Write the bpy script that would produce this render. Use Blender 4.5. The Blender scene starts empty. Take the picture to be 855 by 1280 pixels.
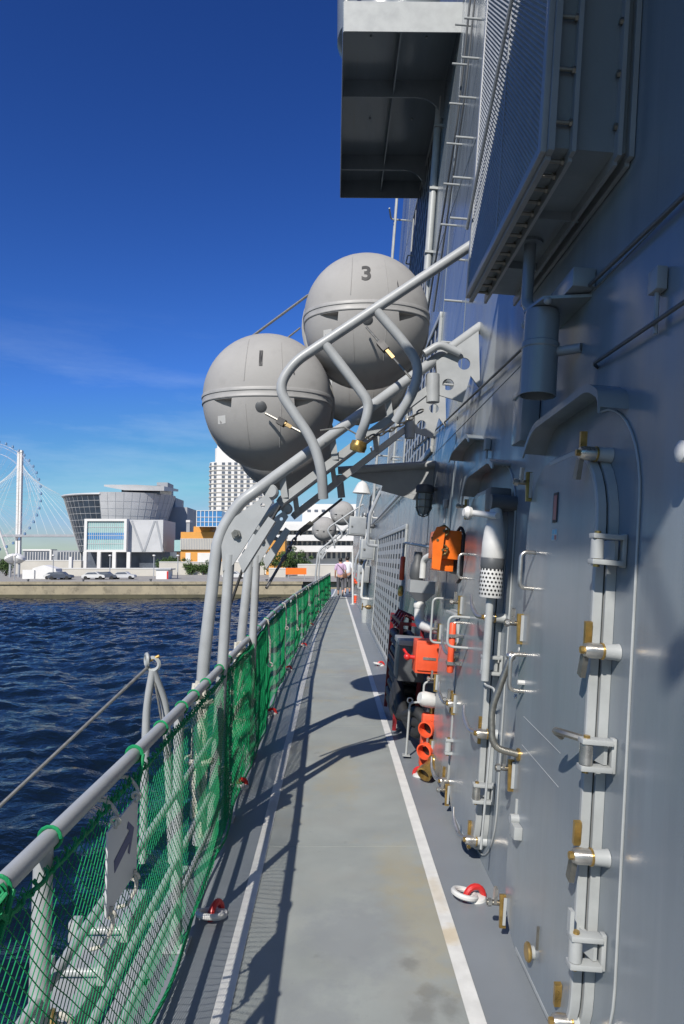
import bpy, bmesh, math, random
import numpy as np
from mathutils import Vector, Matrix, noise
random.seed(7)
scene = bpy.context.scene
C = scene.collection
R_ = math.radians

# ------------------------------------------------------------------ camera
EYE = 1.6
FOC, CX, CY = 853.0, 427.5, 640.0            # calibration in photograph pixels (855 x 1280)
YAW, PITCH = R_(0.7037), R_(3.823)
cam_d = bpy.data.cameras.new('camera')
cam = bpy.data.objects.new('camera', cam_d); C.objects.link(cam)
cam_d.sensor_fit = 'VERTICAL'; cam_d.sensor_height = 36.0; cam_d.lens = FOC / 1280 * 36
cam_d.clip_start = 0.02; cam_d.clip_end = 6000
cam.location = (0, 0, EYE)
cam.rotation_euler = (math.pi / 2 + PITCH, 0, -YAW)
scene.camera = cam

# ------------------------------------------------------------------ sky and sun
SUN_TO = Vector((-0.335, -0.80, 0.765)).normalized()
world = bpy.data.worlds.new('World'); scene.world = world; world.use_nodes = True
wn = world.node_tree; wn.nodes.clear()
sky = wn.nodes.new('ShaderNodeTexSky'); sky.sky_type = 'NISHITA'; sky.sun_disc = False
sky.sun_elevation = math.asin(SUN_TO.z); sky.sun_rotation = math.atan2(SUN_TO.x, SUN_TO.y)
sky.air_density = 1.3; sky.dust_density = 0.2; sky.ozone_density = 6.0; sky.altitude = 0
bg = wn.nodes.new('ShaderNodeBackground'); bg.inputs['Strength'].default_value = 0.06
wo = wn.nodes.new('ShaderNodeOutputWorld')
# thin cirrus veil low over the horizon, mixed into the sky by direction
tc = wn.nodes.new('ShaderNodeTexCoord')
mp = wn.nodes.new('ShaderNodeMapping'); mp.inputs['Scale'].default_value = (2.2, 2.2, 13.0); mp.inputs['Rotation'].default_value = (0.0, 0.22, 0.0)
nz = wn.nodes.new('ShaderNodeTexNoise'); nz.inputs['Scale'].default_value = 1.6; nz.inputs['Detail'].default_value = 6; nz.inputs['Roughness'].default_value = 0.62
rp = wn.nodes.new('ShaderNodeValToRGB'); rp.color_ramp.elements[0].position = 0.46; rp.color_ramp.elements[1].position = 0.80
rp.color_ramp.elements[0].color = (0, 0, 0, 1); rp.color_ramp.elements[1].color = (0.27, 0.27, 0.27, 1)
mx = wn.nodes.new('ShaderNodeMix'); mx.data_type = 'RGBA'; mx.inputs['B'].default_value = (9, 11, 13, 1)
wn.links.new(tc.outputs['Generated'], mp.inputs['Vector']); wn.links.new(mp.outputs['Vector'], nz.inputs['Vector'])
sz_ = wn.nodes.new('ShaderNodeSeparateXYZ'); wn.links.new(tc.outputs['Generated'], sz_.inputs['Vector'])
lo_ = wn.nodes.new('ShaderNodeMapRange'); lo_.inputs['From Min'].default_value = 0.34; lo_.inputs['From Max'].default_value = 0.18; wn.links.new(sz_.outputs['Z'], lo_.inputs['Value'])   # wisps lie low in the sky all round
ml_ = wn.nodes.new('ShaderNodeMath'); ml_.operation = 'MULTIPLY'; wn.links.new(rp.outputs['Color'], ml_.inputs[0]); wn.links.new(lo_.outputs['Result'], ml_.inputs[1])
wn.links.new(nz.outputs['Fac'], rp.inputs['Fac']); wn.links.new(ml_.outputs['Value'], mx.inputs['Factor'])
gm_ = wn.nodes.new('ShaderNodeGamma'); gm_.inputs['Gamma'].default_value = 1.587      # deep clear-air blue overhead
tn = wn.nodes.new('ShaderNodeMix'); tn.data_type = 'RGBA'; tn.blend_type = 'MULTIPLY'; tn.inputs['Factor'].default_value = 1; tn.inputs['B'].default_value = (0.283, 0.388, 0.585, 1)
wn.links.new(sky.outputs['Color'], gm_.inputs['Color']); wn.links.new(gm_.outputs['Color'], tn.inputs['A'])
cp_ = wn.nodes.new('ShaderNodeMix'); cp_.data_type = 'RGBA'; cp_.blend_type = 'DARKEN'; cp_.inputs['Factor'].default_value = 1; cp_.inputs['B'].default_value = (6.0, 7.1, 9.6, 1)
wn.links.new(tn.outputs['Result'], cp_.inputs['A']); wn.links.new(cp_.outputs['Result'], mx.inputs['A']); wn.links.new(mx.outputs['Result'], bg.inputs['Color'])
wn.links.new(bg.outputs['Background'], wo.inputs['Surface'])
sun_d = bpy.data.lights.new('sun', 'SUN'); sun_d.energy = 4.4; sun_d.angle = R_(0.53); sun_d.color = (1.0, 0.945, 0.87)
sun = bpy.data.objects.new('sun', sun_d); C.objects.link(sun); sun.location = (-8, -20, 25)
sun.rotation_euler = SUN_TO.to_track_quat('Z', 'Y').to_euler()
scene.view_settings.view_transform = 'Standard'; scene.view_settings.look = 'None'
scene.view_settings.exposure = 0.35; scene.view_settings.gamma = 1.0; scene.view_settings.use_curve_mapping = False
scene.cycles.max_bounces = 8

# ------------------------------------------------------------------ survey helpers: photograph pixel -> point in the place
_f = Vector((math.sin(YAW) * math.cos(PITCH), math.cos(YAW) * math.cos(PITCH), math.sin(PITCH)))
_r = Vector((math.cos(YAW), -math.sin(YAW), 0)); _u = _r.cross(_f)
def _ray(x, y): return _f + _r * ((x - CX) / FOC) + _u * ((CY - y) / FOC)
def at(x, y, Y):
    v = _ray(x, y); return Vector((0, 0, EYE)) + v * (Y / v.y)
def at_x(x, y, X):
    v = _ray(x, y); return Vector((0, 0, EYE)) + v * (X / v.x)
def at_z(x, y, Z):
    v = _ray(x, y); return Vector((0, 0, EYE)) + v * ((Z - EYE) / v.z)
WT, WX = 0.08, 0.78                            # the superstructure side: x = WX + WT*z
WL = math.sqrt(1 + WT * WT)
WV = Vector((WT, 0, 1)) / WL; WN = Vector((-1, 0, WT)) / WL
def wall(y, v, n=0.0): return Vector((WX, y, 0)) + WV * v + WN * n
def at_wall(x, y, n=0.0):
    d = _ray(x, y); x0 = WX - n
    k = (x0 + WT * EYE) / (d.x - WT * d.z); q = Vector((0, 0, EYE)) + d * k
    return q.y, q.z * WL
WM = Matrix(((0, WV.x, WN.x, WX), (-1, 0, 0, 0), (0, WV.z, WN.z, 0), (0, 0, 0, 1)))   # local (a, b, c) = (toward camera, up, outward)

# ------------------------------------------------------------------ materials
M = {}
def mat(name, col, rough=0.5, metal=0.0, var=0.08, vscale=6.0, bump=0.0, bscale=200.0, coat=0.0, spec=0.5, streak=None, stretch=None, warp=0.0, stain=None, trans=0.0):
    m = bpy.data.materials.new(name); m.use_nodes = True
    nt = m.node_tree; N = nt.nodes; Lk = nt.links
    b = N['Principled BSDF']
    b.inputs['Metallic'].default_value = metal; b.inputs['Roughness'].default_value = rough
    b.inputs['Specular IOR Level'].default_value = spec
    if coat: b.inputs['Coat Weight'].default_value = coat; b.inputs['Coat Roughness'].default_value = 0.12
    if trans: b.inputs['Transmission Weight'].default_value = trans
    t = N.new('ShaderNodeTexCoord')
    src = t.outputs['Object']
    if stretch:
        mpn = N.new('ShaderNodeMapping'); mpn.inputs['Scale'].default_value = stretch; Lk.new(src, mpn.inputs['Vector']); vsrc = mpn.outputs['Vector']
    else: vsrc = src
    n1 = N.new('ShaderNodeTexNoise'); n1.inputs['Scale'].default_value = vscale; n1.inputs['Detail'].default_value = 7; n1.inputs['Roughness'].default_value = 0.6
    Lk.new(vsrc, n1.inputs['Vector'])
    r = N.new('ShaderNodeMapRange'); r.inputs['From Min'].default_value = 0.3; r.inputs['From Max'].default_value = 0.7
    r.inputs['To Min'].default_value = 1 - var; r.inputs['To Max'].default_value = 1 + var; Lk.new(n1.outputs['Fac'], r.inputs['Value'])
    mul = N.new('ShaderNodeMix'); mul.data_type = 'RGBA'; mul.blend_type = 'MULTIPLY'; mul.inputs['Factor'].default_value = 1
    mul.inputs['A'].default_value = (*col, 1); Lk.new(r.outputs['Result'], mul.inputs['B'])
    out = mul.outputs['Result']
    if stain:                                    # (colour, scale, threshold, amount)
        for sc_, st_, am_, cc_ in stain:
            n2 = N.new('ShaderNodeTexNoise'); n2.inputs['Scale'].default_value = sc_; n2.inputs['Detail'].default_value = 8; n2.inputs['Roughness'].default_value = 0.65
            Lk.new(vsrc, n2.inputs['Vector'])
            r2 = N.new('ShaderNodeMapRange'); r2.inputs['From Min'].default_value = st_; r2.inputs['From Max'].default_value = st_ + 0.12; r2.inputs['To Max'].default_value = am_
            Lk.new(n2.outputs['Fac'], r2.inputs['Value'])
            mm = N.new('ShaderNodeMix'); mm.data_type = 'RGBA'; mm.inputs['B'].default_value = (*cc_, 1)
            Lk.new(r2.outputs['Result'], mm.inputs['Factor']); Lk.new(out, mm.inputs['A']); out = mm.outputs['Result']
    if streak:                                   # vertical runs of salt, dirt or rust: (scale, threshold, amount, colour)
        for k_, (sc_, st_, am_, cc_) in enumerate(streak):
            ms = N.new('ShaderNodeMapping'); ms.inputs['Scale'].default_value = (sc_, sc_ * 0.035, sc_); ms.inputs['Location'].default_value = (3.1 * k_, 1.7 * k_, 0); Lk.new(src, ms.inputs['Vector'])
            n5 = N.new('ShaderNodeTexNoise'); n5.inputs['Scale'].default_value = 1.0; n5.inputs['Detail'].default_value = 5; n5.inputs['Roughness'].default_value = 0.55; Lk.new(ms.outputs['Vector'], n5.inputs['Vector'])
            r5 = N.new('ShaderNodeMapRange'); r5.inputs['From Min'].default_value = st_; r5.inputs['From Max'].default_value = st_ + 0.16; r5.inputs['To Max'].default_value = am_; Lk.new(n5.outputs['Fac'], r5.inputs['Value'])
            m5 = N.new('ShaderNodeMix'); m5.data_type = 'RGBA'; m5.inputs['B'].default_value = (*cc_, 1); Lk.new(r5.outputs['Result'], m5.inputs['Factor']); Lk.new(out, m5.inputs['A']); out = m5.outputs['Result']
    Lk.new(out, b.inputs['Base Color'])
    rr = N.new('ShaderNodeMapRange'); rr.inputs['From Min'].default_value = 0.3; rr.inputs['From Max'].default_value = 0.7
    rr.inputs['To Min'].default_value = max(0.02, rough * 0.85); rr.inputs['To Max'].default_value = min(1, rough * 1.15); Lk.new(n1.outputs['Fac'], rr.inputs['Value'])
    Lk.new(rr.outputs['Result'], b.inputs['Roughness'])
    prev = None
    if bump:
        n3 = N.new('ShaderNodeTexNoise'); n3.inputs['Scale'].default_value = bscale; n3.inputs['Detail'].default_value = 3; Lk.new(src, n3.inputs['Vector'])
        bp = N.new('ShaderNodeBump'); bp.inputs['Strength'].default_value = bump; bp.inputs['Distance'].default_value = 0.002
        Lk.new(n3.outputs['Fac'], bp.inputs['Height']); prev = bp
    if warp:
        n4 = N.new('ShaderNodeTexNoise'); n4.inputs['Scale'].default_value = 1.7; n4.inputs['Detail'].default_value = 1; 
        mp4 = N.new('ShaderNodeMapping'); mp4.inputs['Scale'].default_value = (1.5, 0.55, 1.0); Lk.new(src, mp4.inputs['Vector']); Lk.new(mp4.outputs['Vector'], n4.inputs['Vector'])
        b4 = N.new('ShaderNodeBump'); b4.inputs['Strength'].default_value = warp; b4.inputs['Distance'].default_value = 0.05
        Lk.new(n4.outputs['Fac'], b4.inputs['Height'])
        if prev: Lk.new(prev.outputs['Normal'], b4.inputs['Normal'])
        prev = b4
    if prev: Lk.new(prev.outputs['Normal'], b.inputs['Normal'])
    M[name] = m; return m
G = (0.265, 0.282, 0.295)
mat('hull_paint', (0.195, 0.224, 0.244), 0.23, var=0.07, vscale=1.6, stretch=(3.5, 0.5, 1), bump=0.10, bscale=160, warp=0.5, spec=0.6, stain=[(0.9, 0.56, 0.35, (0.15, 0.172, 0.19)), (2.6, 0.60, 0.25, (0.24, 0.235, 0.22)), (70, 0.70, 0.5, (0.30, 0.31, 0.31))], streak=[(9, 0.56, 0.30, (0.27, 0.285, 0.295)), (22, 0.62, 0.30, (0.13, 0.145, 0.155)), (16, 0.68, 0.45, (0.22, 0.15, 0.09))])
mat('door_paint', (0.21, 0.238, 0.256), 0.22, var=0.06, vscale=2.2, stretch=(3.0, 0.6, 1), bump=0.10, bscale=160, warp=0.32, spec=0.6, stain=[(1.8, 0.57, 0.35, (0.165, 0.185, 0.20)), (80, 0.70, 0.5, (0.32, 0.33, 0.33)), (9, 0.66, 0.35, (0.27, 0.27, 0.26))], streak=[(11, 0.56, 0.30, (0.28, 0.30, 0.31)), (24, 0.62, 0.30, (0.15, 0.165, 0.175)), (18, 0.69, 0.45, (0.22, 0.15, 0.09))])
mat('pale_paint', (0.34, 0.355, 0.35), 0.42, var=0.10, vscale=9, bump=0.12, stain=[(14, 0.66, 0.35, (0.23, 0.19, 0.12))])
mat('grey_paint', G, 0.40, var=0.09, vscale=5, bump=0.12, bscale=140, stain=[(11, 0.68, 0.30, (0.16, 0.15, 0.13))])
mat('davit_paint', (0.335, 0.35, 0.355), 0.42, var=0.10, vscale=6, bump=0.12, bscale=140, stain=[(9, 0.66, 0.35, (0.2, 0.2, 0.19))])
mat('dark_grey', (0.075, 0.08, 0.085), 0.5, var=0.15, vscale=8, bump=0.1)
mat('raft_shell', (0.31, 0.305, 0.295), 0.62, var=0.07, vscale=3.2, bump=0.16, bscale=90, spec=0.25, stain=[(3.5, 0.62, 0.30, (0.24, 0.24, 0.235)), (6.5, 0.57, 0.30, (0.34, 0.335, 0.325)), (18, 0.64, 0.40, (0.19, 0.18, 0.17))], streak=[(10, 0.58, 0.25, (0.20, 0.195, 0.185))])
mat('raft_band', (0.29, 0.288, 0.28), 0.5, var=0.12, vscale=10)
mat('deck_paint', (0.262, 0.282, 0.268), 0.66, var=0.10, vscale=3.0, bump=0.55, bscale=420, spec=0.35,
    stain=[(1.1, 0.50, 0.35, (0.27, 0.27, 0.245)), (0.8, 0.55, 0.65, (0.30, 0.265, 0.18)), (5.5, 0.63, 0.5, (0.14, 0.14, 0.132)), (55, 0.63, 0.35, (0.15, 0.155, 0.15)), (0.45, 0.56, 0.3, (0.19, 0.205, 0.205))])
mat('line_paint', (0.60, 0.60, 0.57), 0.6, var=0.10, vscale=12, bump=0.4, bscale=420, stain=[(6, 0.58, 0.45, (0.42, 0.40, 0.34)), (2.2, 0.66, 0.6, (0.48, 0.41, 0.24)), (60, 0.66, 0.6, (0.25, 0.255, 0.25))])
mat('brass', (0.46, 0.30, 0.095), 0.30, metal=0.8, var=0.28, vscale=25, stain=[(22, 0.6, 0.5, (0.22, 0.13, 0.05))])
mat('steel', (0.50, 0.48, 0.44), 0.30, metal=0.85, var=0.20, vscale=30, stain=[(28, 0.64, 0.6, (0.28, 0.17, 0.08))])
mat('dull_steel', (0.24, 0.23, 0.2), 0.38, metal=0.8, var=0.2, vscale=30)
mat('black', (0.012, 0.012, 0.013), 0.55, var=0.2)
mat('rubber', (0.02, 0.021, 0.022), 0.62, var=0.2, bump=0.3, bscale=120)
mat('orange', (0.78, 0.155, 0.012), 0.42, var=0.10, vscale=14, stain=[(26, 0.68, 0.5, (0.35, 0.10, 0.03))])
mat('red_orange', (0.72, 0.09, 0.03), 0.45, var=0.10, vscale=14, stain=[(20, 0.66, 0.4, (0.36, 0.06, 0.03))])
mat('red', (0.50, 0.022, 0.02), 0.40, var=0.12, vscale=14)
mat('dark_red', (0.19, 0.010, 0.015), 0.4, var=0.2, vscale=20)
mat('white', (0.55, 0.55, 0.53), 0.48, var=0.08, vscale=10, stain=[(18, 0.66, 0.3, (0.45, 0.42, 0.36))])
mat('sign_white', (0.55, 0.56, 0.57), 0.4, var=0.04, vscale=5)
mat('sign_blue', (0.045, 0.058, 0.17), 0.5, var=0.1)
mat('dark_brass', (0.20, 0.14, 0.06), 0.42, metal=0.6, var=0.35, vscale=40)
mat('ink', (0.03, 0.03, 0.032), 0.6, var=0.25, vscale=40)
mat('rope', (0.50, 0.48, 0.42), 0.9, var=0.22, vscale=60, bump=0.9, bscale=260, spec=0.1)
mat('wire', (0.20, 0.20, 0.19), 0.5, metal=0.4, var=0.2, vscale=60)
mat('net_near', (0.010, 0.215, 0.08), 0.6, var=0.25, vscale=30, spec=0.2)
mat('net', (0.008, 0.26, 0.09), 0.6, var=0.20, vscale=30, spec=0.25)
mat('net_cord', (0.010, 0.22, 0.08), 0.55, var=0.2, vscale=40, spec=0.25, bump=0.8, bscale=200)
mat('concrete', (0.33, 0.285, 0.195), 0.9, var=0.12, vscale=0.25, bump=0.4, bscale=4, stain=[(0.35, 0.48, 0.55, (0.21, 0.185, 0.135)), (0.9, 0.53, 0.6, (0.13, 0.115, 0.08))])
mat('weed', (0.075, 0.07, 0.042), 0.9, var=0.3, vscale=0.8)
mat('pale_concrete', (0.47, 0.445, 0.39), 0.85, var=0.10, vscale=0.3)
mat('paving', (0.30, 0.285, 0.25), 0.9, var=0.12, vscale=0.15)
mat('metal_clad', (0.47, 0.475, 0.475), 0.45, var=0.10, vscale=0.25)
mat('grey_clad', (0.30, 0.315, 0.33), 0.6, var=0.10, vscale=0.2)
mat('dark_glass', (0.020, 0.035, 0.055), 0.10, var=0.35, vscale=0.5, spec=0.8)
mat('green_glass', (0.30, 0.47, 0.45), 0.15, var=0.08, vscale=0.4)
mat('blue_glass', (0.05, 0.20, 0.42), 0.10, var=0.15, vscale=0.4)
mat('white_wall', (0.64, 0.63, 0.60), 0.7, var=0.05, vscale=0.3)
mat('orange_wall', (0.60, 0.28, 0.055), 0.7, var=0.08, vscale=0.5)
mat('window_dark', (0.10, 0.115, 0.14), 0.2, var=0.3, vscale=0.4)
mat('leaf', (0.055, 0.10, 0.022), 0.7, var=0.4, vscale=2)
mat('bark', (0.09, 0.06, 0.04), 0.9, var=0.3, vscale=8)
mat('skin', (0.50, 0.27, 0.18), 0.55, var=0.06)
mat('hair', (0.015, 0.012, 0.010), 0.5, var=0.2, vscale=40)
mat('lilac', (0.50, 0.36, 0.50), 0.85, var=0.12, vscale=25)
mat('trouser', (0.10, 0.10, 0.11), 0.85, var=0.15, vscale=20)
mat('shirt_white', (0.68, 0.69, 0.72), 0.85, var=0.08, vscale=20)
mat('leather', (0.10, 0.05, 0.03), 0.5, var=0.2)
mat('label_red', (0.32, 0.07, 0.08), 0.4, var=0.2, vscale=60)
mat('label_cyan', (0.10, 0.42, 0.55), 0.4, var=0.1)
mat('glass_lens', (0.30, 0.34, 0.34), 0.12, var=0.05)
mat('tyre', (0.02, 0.02, 0.02), 0.8)
mat('car_dark', (0.06, 0.07, 0.09), 0.3)

mat('margin_paint', (0.185, 0.205, 0.222), 0.42, var=0.07, vscale=3.0, bump=0.15, bscale=200, spec=0.45, stain=[(1.3, 0.55, 0.35, (0.22, 0.235, 0.24)), (3.0, 0.60, 0.4, (0.155, 0.165, 0.17)), (60, 0.64, 0.35, (0.28, 0.28, 0.27)), (0.9, 0.60, 0.5, (0.24, 0.215, 0.16))])
def spots(mname, items):                          # individual stains: (x, y, size along x, size along y, colour, amount)
    nt = M[mname].node_tree; N = nt.nodes; Lk = nt.links; b = N['Principled BSDF']; out = b.inputs['Base Color'].links[0].from_socket
    t = N.new('ShaderNodeTexCoord'); n = N.new('ShaderNodeTexNoise'); n.inputs['Scale'].default_value = 7.0; n.inputs['Detail'].default_value = 7; n.inputs['Roughness'].default_value = 0.7; Lk.new(t.outputs['Object'], n.inputs['Vector'])
    for x, y, sx, sy, col, am in items:
        mp_ = N.new('ShaderNodeMapping'); mp_.vector_type = 'TEXTURE'; mp_.inputs['Location'].default_value = (x, y, 0); mp_.inputs['Scale'].default_value = (sx, sy, 1); Lk.new(t.outputs['Object'], mp_.inputs['Vector'])
        ln = N.new('ShaderNodeVectorMath'); ln.operation = 'LENGTH'; Lk.new(mp_.outputs['Vector'], ln.inputs[0])
        ad = N.new('ShaderNodeMath'); ad.operation = 'MULTIPLY_ADD'; Lk.new(n.outputs['Fac'], ad.inputs[0]); ad.inputs[1].default_value = -2.4; ad.inputs[2].default_value = 1.2; 
        sm = N.new('ShaderNodeMath'); sm.operation = 'ADD'; Lk.new(ln.outputs['Value'], sm.inputs[0]); Lk.new(ad.outputs['Value'], sm.inputs[1])
        r = N.new('ShaderNodeMapRange'); r.inputs['From Min'].default_value = 1.0; r.inputs['From Max'].default_value = 0.35; r.inputs['To Max'].default_value = am; Lk.new(sm.outputs['Value'], r.inputs['Value'])
        m_ = N.new('ShaderNodeMix'); m_.data_type = 'RGBA'; m_.inputs['B'].default_value = (*col, 1); Lk.new(r.outputs['Result'], m_.inputs['Factor']); Lk.new(out, m_.inputs['A']); out = m_.outputs['Result']
    Lk.new(out, b.inputs['Base Color'])
WARM, DARK, RUSTY = (0.33, 0.285, 0.17), (0.10, 0.10, 0.095), (0.46, 0.33, 0.13)
spots('deck_paint', [(.40, 3.1, .20, .55, WARM, .4), (.33, 3.6, .16, .5, WARM, .3), (.10, 3.0, .3, .4, (0.21, 0.225, 0.235), .6), (.36, 2.62, .06, .07, DARK, .4), (.31, 2.50, .07, .09, DARK, .38), (.41, 2.53, .05, .08, DARK, .38), (.30, 2.80, .04, .05, DARK, .35), (.05, 5.2, .2, .8, WARM, .3), (.25, 9.5, .2, 1.2, (0.22, 0.23, 0.235), .5), (-.1, 2.45, .2, .3, (0.21, 0.225, 0.235), .5)])
spots('line_paint', [(.497, 3.0, .06, .10, RUSTY, .5), (.497, 3.35, .05, .2, RUSTY, .3), (-.39, 4.5, .04, .3, (0.35, 0.35, 0.33), .6)])
# water: dark sea, fine ripples as bump on real waves
m = bpy.data.materials.new('sea'); m.use_nodes = True; nt = m.node_tree; b = nt.nodes['Principled BSDF']
b.inputs['Base Color'].default_value = (0.004, 0.009, 0.015, 1); b.inputs['Roughness'].default_value = 0.07; b.inputs['IOR'].default_value = 1.333
t = nt.nodes.new('ShaderNodeTexCoord'); prev = None
for sc_, dist, st in ((3.2, 0.12, 0.7), (10.0, 0.03, 0.65)):
    mpn = nt.nodes.new('ShaderNodeMapping'); mpn.inputs['Scale'].default_value = (0.7, 1.25, 1); mpn.inputs['Rotation'].default_value = (0, 0, 0.35)
    n = nt.nodes.new('ShaderNodeTexNoise'); n.inputs['Scale'].default_value = sc_; n.inputs['Detail'].default_value = 4
    nt.links.new(t.outputs['Object'], mpn.inputs['Vector']); nt.links.new(mpn.outputs['Vector'], n.inputs['Vector'])
    bp = nt.nodes.new('ShaderNodeBump'); bp.inputs['Strength'].default_value = st; bp.inputs['Distance'].default_value = dist
    nt.links.new(n.outputs['Fac'], bp.inputs['Height'])
    if prev: nt.links.new(prev.outputs['Normal'], bp.inputs['Normal'])
    prev = bp
nt.links.new(prev.outputs['Normal'], b.inputs['Normal']); M['sea'] = m

# ------------------------------------------------------------------ mesh builder
def V(*a): return Vector(a)
def fillet(pts, r, n=5):
    pts = [Vector(p) for p in pts]; out = [pts[0]]
    for i in range(1, len(pts) - 1):
        a, b_, c = pts[i - 1], pts[i], pts[i + 1]
        d1 = (a - b_); d2 = (c - b_); k = min(r, d1.length * 0.48, d2.length * 0.48)
        p, q = b_ + d1.normalized() * k, b_ + d2.normalized() * k
        for j in range(n + 1):
            s = j / n; out.append(p * (1 - s) ** 2 + b_ * 2 * s * (1 - s) + q * s * s)
    out.append(pts[-1]); return out
def rrect(w0, w1, h0, h1, r, n=7, rb=None):
    o = []; rt_ = r; rb = r if rb is None else rb
    for cx, cy, a0, r in ((w1 - rt_, h1 - rt_, 0, rt_), (w0 + rt_, h1 - rt_, 90, rt_), (w0 + rb, h0 + rb, 180, rb), (w1 - rb, h0 + rb, 270, rb)):
        for j in range(n + 1):
            a = R_(a0 + 90 * j / n); o.append((cx + r * math.cos(a), cy + r * math.sin(a)))
    return o
class MB:
    def __init__(s, m='grey_paint'): s.v = []; s.f = []; s.mi = []; s.mats = []; s.use(m)
    def use(s, m):
        if m not in s.mats: s.mats.append(m)
        s.cm = s.mats.index(m); return s
    def add(s, vs, fs):
        o = len(s.v); s.v += [tuple(p) for p in vs]
        for f in fs: s.f.append([o + i for i in f]); s.mi.append(s.cm)
        return s
    def box(s, lo, hi, ch=0.0):
        x0, y0, z0 = [min(a, b_) for a, b_ in zip(lo, hi)]; x1, y1, z1 = [max(a, b_) for a, b_ in zip(lo, hi)]
        if ch <= 0:
            vs = [(x0, y0, z0), (x1, y0, z0), (x1, y1, z0), (x0, y1, z0), (x0, y0, z1), (x1, y0, z1), (x1, y1, z1), (x0, y1, z1)]
            return s.add(vs, [(3, 2, 1, 0), (4, 5, 6, 7), (0, 1, 5, 4), (1, 2, 6, 5), (2, 3, 7, 6), (3, 0, 4, 7)])
        bm = bmesh.new(); bmesh.ops.create_cube(bm, size=1)
        for v in bm.verts: v.co = Vector(((x0 + x1) / 2 + v.co.x * (x1 - x0), (y0 + y1) / 2 + v.co.y * (y1 - y0), (z0 + z1) / 2 + v.co.z * (z1 - z0)))
        bmesh.ops.bevel(bm, geom=list(bm.edges), offset=min(ch, (x1 - x0) * .45, (y1 - y0) * .45, (z1 - z0) * .45), segments=2, affect='EDGES', profile=0.6)
        bm.verts.index_update(); vs = [v.co.copy() for v in bm.verts]; fs = [[v.index for v in f.verts] for f in bm.faces]; bm.free()
        return s.add(vs, fs)
    def obox(s, p, q, w, h, up=(0, 0, 1)):         # beam of width w, height h from p to q
        p, q = Vector(p), Vector(q); d = (q - p).normalized(); up = Vector(up)
        a = d.cross(up)
        if a.length < 1e-4: a = d.cross(Vector((1, 0, 0)))
        a.normalize(); u = a.cross(d).normalized()
        vs = [e + a * (w / 2 * i) + u * (h / 2 * j) for e in (p, q) for i, j in ((-1, -1), (1, -1), (1, 1), (-1, 1))]
        return s.add(vs, [(3, 2, 1, 0), (4, 5, 6, 7), (0, 1, 5, 4), (1, 2, 6, 5), (2, 3, 7, 6), (3, 0, 4, 7)])
    def tube(s, pts, r, n=10, cap=True, closed=False):
        pts = [Vector(p) for p in pts]; k = len(pts)
        rs = r if isinstance(r, (list, tuple)) else [r] * k
        tg = []
        for i in range(k):
            if closed: d = pts[(i + 1) % k] - pts[i - 1]
            else: d = pts[min(i + 1, k - 1)] - pts[max(i - 1, 0)]
            tg.append(d.normalized() if d.length > 1e-9 else Vector((0, 0, 1)))
        u = tg[0].orthogonal().normalized(); vs = []; fs = []
        for i in range(k):
            u = (u - tg[i] * u.dot(tg[i])); u = u.normalized() if u.length > 1e-6 else tg[i].orthogonal().normalized()
            w = tg[i].cross(u)
            for j in range(n):
                a = 2 * math.pi * j / n; vs.append(pts[i] + (u * math.cos(a) + w * math.sin(a)) * rs[i])
        for i in range(k if closed else k - 1):
            for j in range(n):
                i2 = (i + 1) % k; fs.append((i * n + j, i * n + (j + 1) % n, i2 * n + (j + 1) % n, i2 * n + j))
        if cap and not closed: fs.append(tuple(range(n - 1, -1, -1))); fs.append(tuple(range((k - 1) * n, k * n)))
        return s.add(vs, fs)
    def cyl(s, p, q, r, n=16, r2=None): return s.tube([p, q], [r, r if r2 is None else r2], n)
    def lathe(s, prof, org=(0, 0, 0), axis=(0, 0, 1), n=24):   # prof: (radius, height along axis)
        org = Vector(org); ax = Vector(axis).normalized(); u = ax.orthogonal().normalized(); w = ax.cross(u); vs = []; fs = []
        for r, h in prof:
            for j in range(n):
                a = 2 * math.pi * j / n; vs.append(org + ax * h + (u * math.cos(a) + w * math.sin(a)) * max(r, 1e-5))
        for i in range(len(prof) - 1):
            for j in range(n): fs.append((i * n + j, i * n + (j + 1) % n, (i + 1) * n + (j + 1) % n, (i + 1) * n + j))
        fs.append(tuple(range(n - 1, -1, -1))); fs.append(tuple(range((len(prof) - 1) * n, len(prof) * n)))
        return s.add(vs, fs)
    def torus(s, c, R, r, axis=(0, 0, 1), n=24, k=8, sx=1.0, a0=0, a1=360):
        c = Vector(c); ax = Vector(axis).normalized(); u = ax.orthogonal().normalized(); w = ax.cross(u)
        full = abs(a1 - a0) >= 360; m_ = n if full else n + 1
        pts = [c + u * (R * sx * math.cos(R_(a0 + (a1 - a0) * i / n))) + w * (R * math.sin(R_(a0 + (a1 - a0) * i / n))) for i in range(m_)]
        return s.tube(pts, r, k, closed=full)
    def ball(s, c, r, n=12, sc=(1, 1, 1)):
        prof = [(r * math.sin(math.pi * i / n), -r * math.cos(math.pi * i / n)) for i in range(n + 1)]
        o = len(s.v); s.lathe(prof, n=n * 2); c = Vector(c)
        for i in range(o, len(s.v)): s.v[i] = (c.x + s.v[i][0] * sc[0], c.y + s.v[i][1] * sc[1], c.z + s.v[i][2] * sc[2])
        return s
    def prism(s, poly, c0, c1, fn=None):           # polygon in the (x, y) plane extruded along z, mapped by fn
        n = len(poly); vs = [Vector((x, y, c0)) for x, y in poly] + [Vector((x, y, c1)) for x, y in poly]
        if fn: vs = [fn(*v) for v in vs]
        return s.add(vs, [tuple(range(n - 1, -1, -1)), tuple(range(n, 2 * n))] + [(i, (i + 1) % n, n + (i + 1) % n, n + i) for i in range(n)])
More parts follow.
